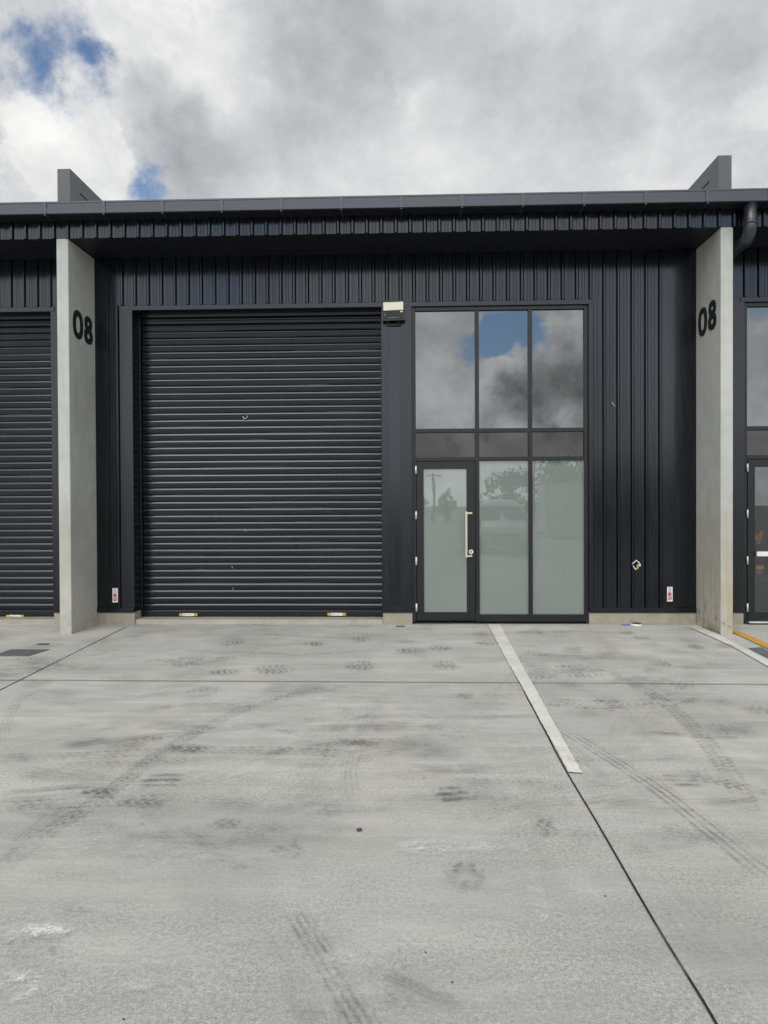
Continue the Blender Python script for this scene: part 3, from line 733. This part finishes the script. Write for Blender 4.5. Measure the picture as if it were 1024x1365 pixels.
# neighbouring bays
lj1 = on_y(70, 600, .0).x; lj0 = lj1 - 3.73
rib_l = [on_y(u, 400).x for u in (15.0, 32.4, 50, 67.5)]
while rib_l[0] > LX0+.2: rib_l.insert(0, rib_l[0]-.196)
rib_r = [on_y(u, 400).x for u in (993, 1012)]
while rib_r[-1] < RX1-.2: rib_r.append(rib_r[-1]+.2)
wlx = lj0-.43-(wr-wl)-wl
def rr(a, b, s): return [q for q in s if a < q < b]
wlL, wrL = wl+wlx, wr+wlx
u1 = unit('warehouse_unit_west', 'neighbouring charcoal bay outside the left fin, only its roller shutter in view', LX0, XA, (lj0, lj1), wlx, rib_l,
          [(LX0+.2, wlL-.001, rr(LX0, wlL-.1, rib_l)), (wrL+.001, lj0-.001, [])])
wlR, wrR = wl+wx_r, wr+wx_r; rr0 = wrR+.43; rr1 = rr0+3.73
u2 = unit('warehouse_unit_east', 'neighbouring charcoal bay outside the right fin, with a downpipe and clear glass door', XE, RX1, (rr0, rr1), wx_r, rib_r,
          [(wrR+.001, rr0-.001, []), (rr1+.001, RX1-.3, rr(rr1+.1, RX1, rib_r))], True)
u1.name = 'warehouse_unit'; u2.name = 'warehouse_unit'

# downpipe of the right-hand bay
dp = bpy.data.objects.new('downpipe', None); C.objects.link(dp); dp.parent = u2; dp.location = (4.7, -.9, 5.3); dp.matrix_parent_inverse = Matrix.Translation(-wloc(u2))
q = on_y(1000, 300, -1.02).x
bm = BM(); tube(bm, [(q, -1.03, 5.712), (q, -1.03, 5.44)] + [(q, -1.03+.17*(1-math.cos(a)), 5.44-.17*math.sin(a)) for a in [R(x) for x in range(10, 91, 10)]] +
     [(q-.02, -.6, 5.265), (q-.03, -.3, 5.24)] + [(q-.03, -.3+.17*math.sin(a), 5.07+.17*math.cos(a)) for a in [R(x) for x in range(10, 91, 10)]] , .082, 20)
obj('pipe_bend', bm, 'gutter', dp)
bm = BM(); tube(bm, [(q-.03, -.13, 5.075), (q-.03, -.13, .06)], .07, 18); obj('pipe', bm, 'gutter', dp)
bm = BM(); tube(bm, [(q, -1.03, 5.49), (q, -1.03, 5.44)], .089, 20); obj('pipe_collar', bm, 'gutter', dp)
dp.location = (q, -.9, 5.3)
dp.location = (4.7, -.9, 5.3)

# graphics on the glass of the right-hand door
for o in list(u2.children):
    if o.name.startswith('entrance_door'):
        gx = o
zc = on_y(1014, 717).z; xc = on_y(1013.5, 717).x
bm = BM(); s = .06; sl = .35
def par(x, z): return (xc + (x + sl*z)*s*1.3, .056, zc + z*s*1.7)
poly(bm, [par(-.6, -.25), par(-.6, 0), par(.25, 1), par(.25, .62), par(-.2, 0), par(-.15, -.25)])
poly(bm, [par(-.149, -.25), par(-.149, .0), par(.55, .0), par(.55, -.25)])
poly(bm, [par(.251, -.9), par(.251, -.2505), par(.5, -.2505), par(.5, -.9)]); poly(bm, [par(.251, .001), par(.251, 1), par(.5, 1), par(.5, .001)])
o = obj('glass_numeral', bm, 'orange', gx)
bm = BM(); xs_, zs_ = on_y(1015.5, 759).x, on_y(1015.5, 759).z
box(bm, xs_-.05, xs_+.06, .055, .0585, zs_-.0, zs_+.05); obj('glass_sticker', bm, 'dullyellow', gx)
bm = BM(); box(bm, xs_-.045, xs_+.045, .055, .0585, zs_-.065, zs_-.001); obj('glass_sticker', bm, 'dullred', gx)

# party walls
def ring(bm, cx, cz, a, b, ia, ib, put, lo, hi, n=48, e=2.3):
    def pt(t_, a_, b_):
        c_, s_ = math.cos(t_), math.sin(t_)
        return cx + a_*math.copysign(abs(c_)**(2/e), c_), cz + b_*math.copysign(abs(s_)**(2/e), s_)
    P = [[bm.verts.new(put(*pt(2*math.pi*k/n, *ab), d)) for k in range(n)] for ab, d in (((a, b), lo), ((a, b), hi), ((ia, ib), hi), ((ia, ib), lo))]
    for i in range(3):
        for k in range(n): bm.faces.new((P[i][k], P[i][(k+1) % n], P[i+1][(k+1) % n], P[i+1][k]))
def party(label, x0, x1, face, sgn, digits):
    pw = thing('concrete_wall', label, 'wall', ((x0+x1)/2, YF, 0))
    bm = BM(); box(bm, x0, x1, YF, 14.0, -.02, Z_S-.004, .012); obj('wall_panel', bm, 'pier' if sgn < 0 else 'pier_clean', pw)
    # steel capped upstand above the roof
    pz, py = 6.452, -.795
    cap = bpy.data.objects.new('parapet', None); C.objects.link(cap); cap.parent = pw; cap.location = ((x0+x1)/2, py, 5.84); cap.matrix_parent_inverse = Matrix.Translation(-wloc(pw))
    bm = BM(); box(bm, x0+.006, x1-.006, py+.004, 14, 5.84, pz-.004); obj('parapet_panel', bm, 'parapet', cap)
    bm = BM()
    for xa, xb in ((x0-.006, x0+.005), (x1-.005, x1+.006)):
        box(bm, xa, xb, py+.302, 14, pz-.20, pz-.001, .002); box(bm, xa, xb, py+.001, py+.30, 5.84, pz-.001, .002)
    box(bm, x0-.007, x1+.007, py-.004, 14, pz-.0005, pz+.006); box(bm, x0-.0065, x1+.0065, py-.006, py, 5.84, pz-.001, .002)
    obj('cap_flashing', bm, 'parapet', cap)
    for nm, (ua, ub, va, vb) in digits:
        ya, yb = sorted((on_x(ua, (va+vb)/2, face).y, on_x(ub, (va+vb)/2, face).y))
        yc, wy = (ya+yb)/2, (yb-ya)/2; uc = (ua+ub)/2
        d = ray(uc, (va+vb)/2)
        zc_ = on_x(uc, (va+vb)/2, face).z; hz = .203
        bm = BM(); put = lambda y, z, dd: (face+sgn*dd, y, z)
        if nm == 'zero': ring(bm, yc, zc_, wy, hz, wy-.098, hz-.084, put, .0, .006)
        else:
            ring(bm, yc, zc_+hz*.47, wy*.90, hz*.53, wy*.90-.098, hz*.53-.078, put, .0, .006)
            ring(bm, yc, zc_-hz*.43, wy, hz*.57, wy-.100, hz*.57-.080, put, .0, .0075)
        obj('unit_number', bm, 'number', pw)
    return pw
party('pale concrete fin on the left with black 08 facing right, beside the roller shutter', XA, XB, XB, 1, [('zero', (97, 110.6, 414, 452)), ('eight', (112, 123.2, 422, 459))])
party('pale concrete fin on the right with black 08 facing left and rusty stained foot', XC_, XE, XC_, -1, [('zero', (931.2, 943, 410, 448)), ('eight', (944.4, 955.3, 400, 440))])

# ------------------------------------------------------------------ small things on the walls
# floodlight
c = on_y(524.5, 414, -.13)
fl = thing('floodlight', 'square black floodlight with pale lens fixed above the pier between shutter and window', 'floodlight', (c.x, -.02, c.z))
tilt = Matrix.Translation(c) @ Matrix.Rotation(R(5), 4, 'X') @ Matrix.Rotation(R(-1.5), 4, 'Y')
def fbox(x0, x1, y0, y1, z0, z1, b): 
    bm = BM(); box(bm, x0, x1, y0, y1, z0, z1, b); bmesh.ops.transform(bm, matrix=tilt, verts=bm.verts[:]); return bm
bm = fbox(-.166, .166, -.008, .05, -.142, .142, .010)
b2 = BM()
for a, b, z0, z1 in ((-.166, -.15, -.142, .142), (.15, .166, -.142, .142)): box(b2, a, b, -.022, -.0085, z0, z1, .003)
for z0, z1 in ((-.142, -.128), (.126, .142)): box(b2, -.1495, .1495, -.022, -.0085, z0, z1, .003)
bmesh.ops.transform(b2, matrix=tilt, verts=b2.verts[:]); me_ = bpy.data.meshes.new('tmp'); b2.to_mesh(me_); b2.free(); bm.from_mesh(me_); bpy.data.meshes.remove(me_)
for k in range(7):
    b3 = BM(); box(b3, -.13+k*.04, -.122+k*.04, .0505, .075, -.11, .11); bmesh.ops.transform(b3, matrix=tilt, verts=b3.verts[:]); me_ = bpy.data.meshes.new('tmp'); b3.to_mesh(me_); b3.free(); bm.from_mesh(me_); bpy.data.meshes.remove(me_)
obj('lamp_housing', bm, 'lampbody', fl)
obj('lamp_lens', fbox(-.146, .146, -.020, -.009, .002, .120, .006), 'cream', fl)
bm = fbox(-.14, .14, -.014, -.009, -.122, -.006, .003); obj('driver_cover', bm, 'black', fl)
obj('motion_sensor', fbox(.10, .136, -.024, -.0145, -.03, -.012, .004), 'white', fl)
obj('indicator', fbox(-.135, -.118, -.018, -.0145, -.068, -.05, .003), 'grey', fl)
obj('indicator', fbox(-.133, -.120, -.018, -.0145, -.035, -.026, .003), 'grey', fl)
obj('rating_strip', fbox(-.075, .075, -.0155, -.0145, -.105, -.099, 0), 'grey', fl)
bm = BM(); box(bm, c.x-.10, c.x-.07, -.075, -.016, c.z-.16, c.z-.10, .003); box(bm, c.x+.07, c.x+.10, -.075, -.016, c.z-.16, c.z-.10, .003); box(bm, c.x-.11, c.x+.11, -.034, -.0155, c.z-.20, c.z-.161, .003)
obj('bracket', bm, 'black', fl)
bm = BM(); tube(bm, [(c.x+.03, -.08, c.z-.13), (c.x+.05, -.075, c.z-.175), (c.x+.08, -.06, c.z-.195), (c.x+.11, -.045, c.z-.18), (c.x+.13, -.03, c.z-.13)], .005, 8); obj('cable', bm, 'black', fl)

# electrical/fire signs: white with two red pictograms
def safety_sign(u, v, label, Y):
    p = on_y(u, v, Y); s = thing('safety_sign', label, 'sign', (p.x, Y, p.z-.105), 'white and red signs low on the wall')
    bm = BM(); box(bm, p.x-.040, p.x+.040, Y-.002, Y, p.z-.107, p.z+.107); obj('sign_plate', bm, 'white', s)
    def r_(x0, x1, z0, z1, m, nm, rot=0):
        bm = BM(); box(bm, p.x+x0, p.x+x1, Y-.0032, Y-.0021, p.z+z0, p.z+z1)
        obj(nm, bm, m, s)
    bm = BM()
    for k in range(4): box(bm, p.x-.024, p.x+.024-.006*(k % 2), Y-.0032, Y-.0021, p.z+.092-k*.011, p.z+.097-k*.011)
    for k in range(3): box(bm, p.x-.022+.003*k, p.x+.02, Y-.0032, Y-.0021, p.z+.044-k*.010, p.z+.049-k*.010)
    obj('sign_lettering', bm, 'pink', s)
    bm = BM(); zc = p.z-.005
    poly(bm, [(p.x-.026, Y-.003, zc+.026), (p.x+.026, Y-.003, zc+.026), (p.x+.008, Y-.003, zc-.002), (p.x-.012, Y-.003, zc-.024), (p.x-.026, Y-.003, zc-.026)])
    poly(bm, [(p.x+.026, Y-.003, zc+.012), (p.x+.026, Y-.003, zc-.026), (p.x-.002, Y-.003, zc-.026)]); obj('pictogram', bm, 'red', s)
    bm = BM(); zc = p.z-.062; ringp = lambda y, z, d: (y, Y-.0021-d, z)
    ring(bm, p.x, zc, .028, .028, .016, .016, ringp, 0, .001, 24, 2)
    poly(bm, [(p.x-.021, Y-.0036, zc-.017), (p.x-.013, Y-.0036, zc-.022), (p.x+.021, Y-.0036, zc+.017), (p.x+.013, Y-.0036, zc+.022)]); obj('pictogram', bm, 'red', s)
safety_sign(153.7, 793.5, 'small white and red sign low between the left fin and the roller shutter', -.016)
safety_sign(893, 792, 'small white and red sign low on the ribbed wall beside the right fin', -.016)

# hazard labels on the shutters
def hazard(u, v, label):
    Y = .2995; p = on_y(u, v, Y); W, hh = .142, .021
    s = thing('warning_sticker', label, 'sticker', (p.x, Y, p.z-hh), 'yellow ended warning stickers along the shutter bottoms')
    bm = BM(); box(bm, p.x-.085, p.x+.085, Y-.0014, Y-.0002, p.z-hh, p.z+hh); obj('sticker_panel', bm, 'white', s)
    for sg in (-1, 1):
        xa, xb = sorted((p.x+sg*.0852, p.x+sg*W))
        bm = BM(); box(bm, xa, xb, Y-.0014, Y-.0002, p.z-hh, p.z+hh); o = obj('sticker_end', bm, 'yellow', s)
        bm = BM()
        for k in range(3):
            q = xa+.003+k*.019; poly(bm, [(q, Y-.0018, p.z-hh), (q+.008, Y-.0018, p.z-hh), (q+.008+.010*sg, Y-.0018, p.z), (q+.01*sg, Y-.0018, p.z)])
            poly(bm, [(q+.01*sg, Y-.0018, p.z+.0004), (q+.008+.01*sg, Y-.0018, p.z+.0004), (q+.008, Y-.0018, p.z+hh), (q, Y-.0018, p.z+hh)])
        obj('hazard_stripe', bm, 'black', s)
    bm = BM(); box(bm, p.x-.078, p.x-.045, Y-.002, Y-.0015, p.z-.008, p.z+.008)
    for k in range(2): box(bm, p.x-.035, p.x+.07-.02*k, Y-.002, Y-.0015, p.z+.004-k*.010, p.z+.008-k*.010)
    obj('sticker_print', bm, 'grey', s)
hazard(251, 819.3, 'yellow ended warning sticker at the left of the main roller shutter bottom rail')
hazard(449, 818.8, 'yellow ended warning sticker at the right of the main roller shutter bottom rail')
hazard(20, 821.5, 'yellow ended warning sticker on the far left shutter, outside the left fin')

# dented fitting on the ribbed wall
p = on_y(848.3, 753, -.03)
s = thing('wall_fitting', 'small bent white diamond ring with yellow tab on the ribbed wall', 'wall fitting', (p.x, -.03, p.z-.07))
bm = BM(); k = [(-.062, .012), (-.008, .072), (.05, .03), (.02, .01)]
k = [(0, .07), (-.06, .012), (-.012, -.068), (.02, -.05)]
tube(bm, [(p.x+.055, -.05, p.z+.005), (p.x+.035, -.045, p.z+.03), (p.x, -.04, p.z+.068), (p.x-.06, -.042, p.z+.015), (p.x-.045, -.042, p.z-.02), (p.x-.012, -.045, p.z-.068), (p.x+.006, -.05, p.z-.05)], [.007, .008, .007, .009, .009, .008, .005], 8)
obj('bent_ring', bm, 'white', s)
bm = BM(); box(bm, p.x+.0, p.x+.03, -.055, -.031, p.z-.055, p.z+.005, .006); obj('tab', bm, 'dullyellow', s)
bm = BM(); box(bm, p.x+.032, p.x+.062, -.05, -.031, p.z-.02, p.z+.012, .005); obj('metal_flap', bm, 'zinc', s)

# scratches on the steel
rdo = [o for o in u0.children if o.name.startswith('roller_door')][0]
def scratch(parent, pts, Y, rad=.005):
    bm = BM(); tube(bm, [on_y(u, v, Y) for u, v in pts], rad, 6); obj('scratch', bm, 'scuff', parent)
scratch(rdo, [(323.5, 555.5), (326, 558), (329, 557.5)], .311, .007); scratch(rdo, [(329.5, 557), (329.8, 554)], .311, .005); scratch(rdo, [(324, 561), (325.5, 560)], .311, .006)
scratch(rdo, [(309, 755), (311, 757.5)], .311, .004); scratch(rdo, [(326, 705), (329, 709)], .311, .003); scratch(rdo, [(311, 783), (310.5, 788)], .311, .0025)
clo = [o for o in u0.children if o.name.startswith('cladding')][0]
bm = BM(); tube(bm, [on_y(816, 536.5, -.003), on_y(820.5, 542.5, -.003)], .005, 6); o = obj('scratch', bm, 'scuff', clo)

# ------------------------------------------------------------------ small things on the ground
def slab_cover(name, label, cat, px, th=.006, rim=True):
    q = [on_z(u, v) for u, v in px]; cx = sum((a.x for a in q))/len(q); cy_ = sum((a.y for a in q))/len(q)
    s = thing(name, label, cat, (cx, cy_, 0))
    def ex(sc_, z0, z1):
        bm = BM(); P = [(cx+(a.x-cx)*sc_, cy_+(a.y-cy_)*sc_) for a in q]
        lo = [bm.verts.new((x, y, z0)) for x, y in P]; hi = [bm.verts.new((x, y, z1)) for x, y in P]
        bm.faces.new(hi)
        for i in range(len(P)): j = (i+1) % len(P); bm.faces.new((lo[i], lo[j], hi[j], hi[i]))
        return bm
    obj('cover_rim', ex(1.0, .0005, th), 'cover', s); obj('cover_plate', ex(.94, th, th+.002), 'cover', s)
slab_cover('drain_cover', 'large flat grey steel drain cover in the slab before the left fin', 'drain cover', [(-12, 875), (15, 866), (67, 866), (38, 875)], .005)
slab_cover('drain_cover', 'small narrow dark cover in the slab between the left fin and the large drain cover', 'drain cover', [(47, 860), (52, 858), (67, 858), (62, 860.3)], .005)
slab_cover('drain_cover', 'tiny grey metal plate in the slab before the entrance door', 'drain cover', [(527.5, 836), (528.5, 834.2), (540, 834.2), (540, 836)], .005)
p = on_z(848.5, 834)
s = thing('plastic_lid', 'round white plastic dish with black centre lying by the wall foot', 'lid', (p.x, p.y, 0))  # a loose round lid, white rim and black middle
bm = BM(); tube(bm, [(p.x, p.y, .001), (p.x, p.y, .022), (p.x, p.y, .030)], [.085, .083, .078], 28); obj('lid_rim', bm, 'white', s)
bm = BM(); tube(bm, [(p.x+.004, p.y+.008, .0301), (p.x+.004, p.y+.008, .034)], .070, 28); obj('lid_centre', bm, 'black', s)
p = on_z(834.5, 833.5); bm = BM(); box(bm, p.x-.055, p.x+.055, p.y-.02, p.y+.02, .001, .012, .004); tag(obj('plastic_offcut', bm, 'blue'), 'short blue plastic strip lying beside the round white dish', 'offcut')
for u, v, r, lb in [(479, 1108, .014, 'dark jagged pebble lying alone in the middle of the concrete yard'), (567.5, 1270, .004, 'tiny dark pebble on the concrete, low centre of the yard'),
                (603, 1310, .004, 'tiny dark pebble near the bottom edge beside the dark smear'),
                (190, 1099, .004, 'tiny dark pebble on the concrete at the left of the yard'), (165, 1359, .004, 'tiny dark pebble at the bottom left of the yard'), (807, 1195, .004, 'tiny dark pebble just left of the right-hand joint')]:
    p = on_z(u, v); bm = BM(); bmesh.ops.create_icosphere(bm, subdivisions=2, radius=r)
    for q in bm.verts: q.co = Vector((q.co.x*1.2, q.co.y*.8, q.co.z*.7))*random.uniform(.75, 1.2) + Vector((p.x, p.y, r*.6))
    tag(obj('pebble', bm, 'stone'), lb, 'pebble', 'pebbles on the yard')

# ------------------------------------------------------------------ across the yard, seen mirrored in the glass
def van(x, y, label):
    v = thing('parked_van', label, 'van', (x, y, 0))
    W = .92
    secs = [(2.45, .35, .62, .80), (2.38, .30, .92, .90), (2.25, .28, 1.02, .94), (1.55, .28, 1.12, .98), (1.0, .28, 1.70, .90), (.8, .28, 1.86, .88), (-.5, .28, 1.93, .88), (-2.1, .28, 1.92, .88), (-2.4, .30, 1.80, .88), (-2.45, .45, 1.5, .90)]
    bm = BM(); rings = []
    for yy, zb, zt, wf in secs:
        w0 = W*wf; mid = min(zt*.62, 1.0); pts = [(-W*.93, zb), (-W, (zb+mid)/2), (-W*.99, mid), (-w0*.94, zt-.10), (-w0*.82, zt-.02), (0, zt), (w0*.82, zt-.02), (w0*.94, zt-.10), (W*.99, mid), (W, (zb+mid)/2), (W*.93, zb)]
        rings.append([bm.verts.new((x+a, y+yy, b)) for a, b in pts])
    for i in range(len(rings)-1):
        for k in range(len(rings[0])):
            j = (k+1) % len(rings[0]); f = bm.faces.new((rings[i][k], rings[i][j], rings[i+1][j], rings[i+1][k])); f.smooth = True
    bm.faces.new(rings[0]); bm.faces.new(rings[-1]); obj('body', bm, 'carwhite', v)
    bm = BM(); poly(bm, [(x-.80, y+1.50, 1.17), (x+.80, y+1.50, 1.17), (x+.68, y+1.02, 1.68), (x-.68, y+1.02, 1.68)]); obj('windscreen', bm, 'carglass', v)
    for sg in (-1, 1):
        bm = BM(); box(bm, x+sg*.92-.012, x+sg*.92+.012, y-.3, y+.95, 1.12, 1.6, .01); obj('side_window', bm, 'carglass', v)
        bm = BM(); box(bm, x+sg*.66-.17, x+sg*.66+.17, y+2.36, y+2.47, .72, .88, .03); obj('headlight', bm, 'zinc', v)
        bm = BM(); box(bm, x+sg*1.02-.08, x+sg*1.02+.08, y+1.2, y+1.32, 1.12, 1.3, .03); obj('wing_mirror', bm, 'black', v)
        for yy in (1.55, -1.5):
            bm = BM(); tube(bm, [(x+sg*.95, y+yy, .33), (x+sg*.74, y+yy, .33)], .33, 24); wv = obj('wheel', bm, 'tyre', v)
            bm = BM(); tube(bm, [(x+sg*.965, y+yy, .33), (x+sg*.951, y+yy, .33)], .2, 16); obj('rim', bm, 'zinc', wv)
    bm = BM(); box(bm, x-.45, x+.45, y+2.46, y+2.475, .60, .76, .01); obj('grille', bm, 'black', v)
    bm = BM(); box(bm, x-.86, x+.86, y+2.40, y+2.53, .34, .55, .04); obj('bumper', bm, 'grey', v)
van(3.3, -17.2, 'white van parked across the yard, mirrored in the middle frosted pane')

def container(x, y, L_, label):
    c_ = thing('shipping_container', label, 'container', (x+L_/2, y, 0))
    z0, z1, dep = .15, 2.74, 2.44
    bm = BM(); n = int(L_/.28); pts = []
    for i in range(n): a = x+.1+i*.28; pts += [(a, 0), (a+.07, .0), (a+.11, .036), (a+.20, .036), (a+.24, 0)]
    pts = [(q, d) for q, d in pts if q < x+L_-.1]
    for yy, sg in ((y, -1), (y-dep, 1)):
        lo = [bm.verts.new((a, yy+sg*d, z0+.15)) for a, d in pts]; hi = [bm.verts.new((a, yy+sg*d, z1-.12)) for a, d in pts]
        for i in range(len(pts)-1): bm.faces.new((lo[i], lo[i+1], hi[i+1], hi[i]))
    box(bm, x+.1, x+L_-.1, y-dep+.05, y-.05, z1-.10, z1-.03)
    box(bm, x+.02, x+.06, y-dep+.1, y-.1, z0+.15, z1-.12)
    obj('container_wall', bm, 'contwhite', c_)
    bm = BM()
    for xa in (x, x+L_-.16):
        for ya in (y-dep, y-.14): box(bm, xa, xa+.16, ya, ya+.16, 0, z1, .01)
    for ya in (y-.06, y-dep): box(bm, x+.16, x+L_-.16, ya, ya+.08, z0, z0+.15, .005); box(bm, x+.16, x+L_-.16, ya, ya+.08, z1-.12, z1-.001, .005)
    obj('container_frame', bm, 'contwhite', c_)
    bm = BM(); box(bm, x+L_-.06, x+L_-.01, y-dep+.15, y-.15, z0+.15, z1-.13); d_ = obj('container_door', bm, 'contwhite', c_)
    for k in range(4):
        bm = BM(); tube(bm, [(x+L_+.02, y-.45-k*.5, z0+.1), (x+L_+.02, y-.45-k*.5, z1-.1)], .02, 8); obj('lock_rod', bm, 'galv', d_)
container(6.9, -27.5, 6.06, 'white ribbed shipping container across the yard, mirrored in the right frosted pane')

def tree(x, y, h, rx, seed, label, leaves=2200):
    rnd = random.Random(seed)
    tr = thing('tree', label, 'tree', (x, y, 0), 'trees beyond the yard')
    bm = BM(); tube(bm, [(x, y, -.1), (x+.1, y, h*.3), (x-.05, y+.1, h*.75)], [h*.035, h*.025, h*.008], 8)
    for k in range(6):
        a = rnd.uniform(0, 6.28); z = h*rnd.uniform(.28, .55); tube(bm, [(x, y, z), (x+math.cos(a)*rx*.35, y+math.sin(a)*rx*.35, z+h*.13), (x+math.cos(a)*rx*.7, y+math.sin(a)*rx*.7, z+h*.2)], [h*.012, h*.008, h*.003], 6)
    obj('trunk', bm, 'bark', tr)
    bm = BM(); cl_ = []
    for k in range(26):
        a = rnd.uniform(0, 6.28); q = rnd.random()**.5; zz = rnd.uniform(.08 if h < 4.5 else .22, .95); ww = max(.25, math.sin(math.pi*min(1, max(0, (zz-.05)/.95))))**.6
        cl_.append((x+math.cos(a)*rx*q*ww*.85, y+math.sin(a)*rx*q*ww*.85, h*zz, rx*rnd.uniform(.18, .36)))
    for k in range(leaves):
        cx, cy_, cz, r = rnd.choice(cl_); d = Vector((rnd.gauss(0, 1), rnd.gauss(0, 1), rnd.gauss(0, .8))); d = d.normalized()*r*rnd.random()**.4
        c_ = Vector((cx, cy_, cz))+d; s_ = rnd.uniform(.12, .30)*h/7
        a = Vector((rnd.gauss(0, 1), rnd.gauss(0, 1), rnd.gauss(0, 1))).normalized(); b = a.orthogonal().normalized()
        poly(bm, [c_-a*s_, c_+b*s_*.6, c_+a*s_, c_-b*s_*.6])
    obj('crown', bm, 'leaf', tr)
for x, y, h, rx, lb in [(3.4, -62, 3.1, 1.3, 'small rounded tree far behind the yard, mirrored in the door glass'), (10.5, -66, 5.0, 3.2, 'bushy tree mirrored at the left of the middle frosted pane'),
                 (15.5, -64, 5.9, 4.2, 'tall dense tree mirrored at the right of the middle frosted pane'), (21.5, -68, 6.0, 4.8, 'broad tree mirrored behind the white container'),
                 (-.4, -70, 2.9, 2.6, 'low tree mirrored at the left edge of the door glass'), (29, -66, 6.2, 4.4, 'broad tree at the right end of the row beyond the yard'),
                 (-16, -72, 6, 3.6, 'rounded tree far to the left beyond the yard'), (-32, -75, 7, 4.2, 'wide tree at the left end of the row beyond the yard')]:
    tree(x, y, h, rx, int(x*7)+100, lb)

pz = thing('utility_pole', 'thin wooden utility pole with crossarm, mirrored in the door glass', 'utility pole', (2.1, -58, 0))
bm = BM(); tube(bm, [(2.1, -58, 0), (2.1, -58, 4.6)], [.13, .09], 10); obj('pole', bm, 'wood', pz)
bm = BM(); box(bm, 1.4, 2.8, -58.12, -58.04, 4.25, 4.37); obj('crossarm', bm, 'wood', pz)
# lattice gantry over the trees
gz = thing('lattice_gantry', 'grey steel lattice gantry rising behind the trees, mirrored above the frosted panes', 'gantry', (19, -60, 0))
bm = BM(); xa, xb, zl, zu, yy = 11.4, 26.0, 5.0, 5.9, -58.5
tube(bm, [(xa, yy, zl), (xb, yy, zl)], .06, 6); tube(bm, [(xa, yy, zu), (xb, yy, zu)], .06, 6)
n = 10
for k in range(n):
    a = xa+(xb-xa)*k/n; b = xa+(xb-xa)*(k+.5)/n; c_ = xa+(xb-xa)*(k+1)/n
    tube(bm, [(a, yy, zl), (b, yy, zu)], .045, 6); tube(bm, [(b, yy, zu), (c_, yy, zl)], .045, 6)
obj('boom', bm, 'galv', gz)
for xx in (xa, xb):
    bm = BM(); tube(bm, [(xx, yy, 0), (xx, yy, zu)], .09, 8); obj('leg', bm, 'galv', gz)

bpy.context.view_layer.update()
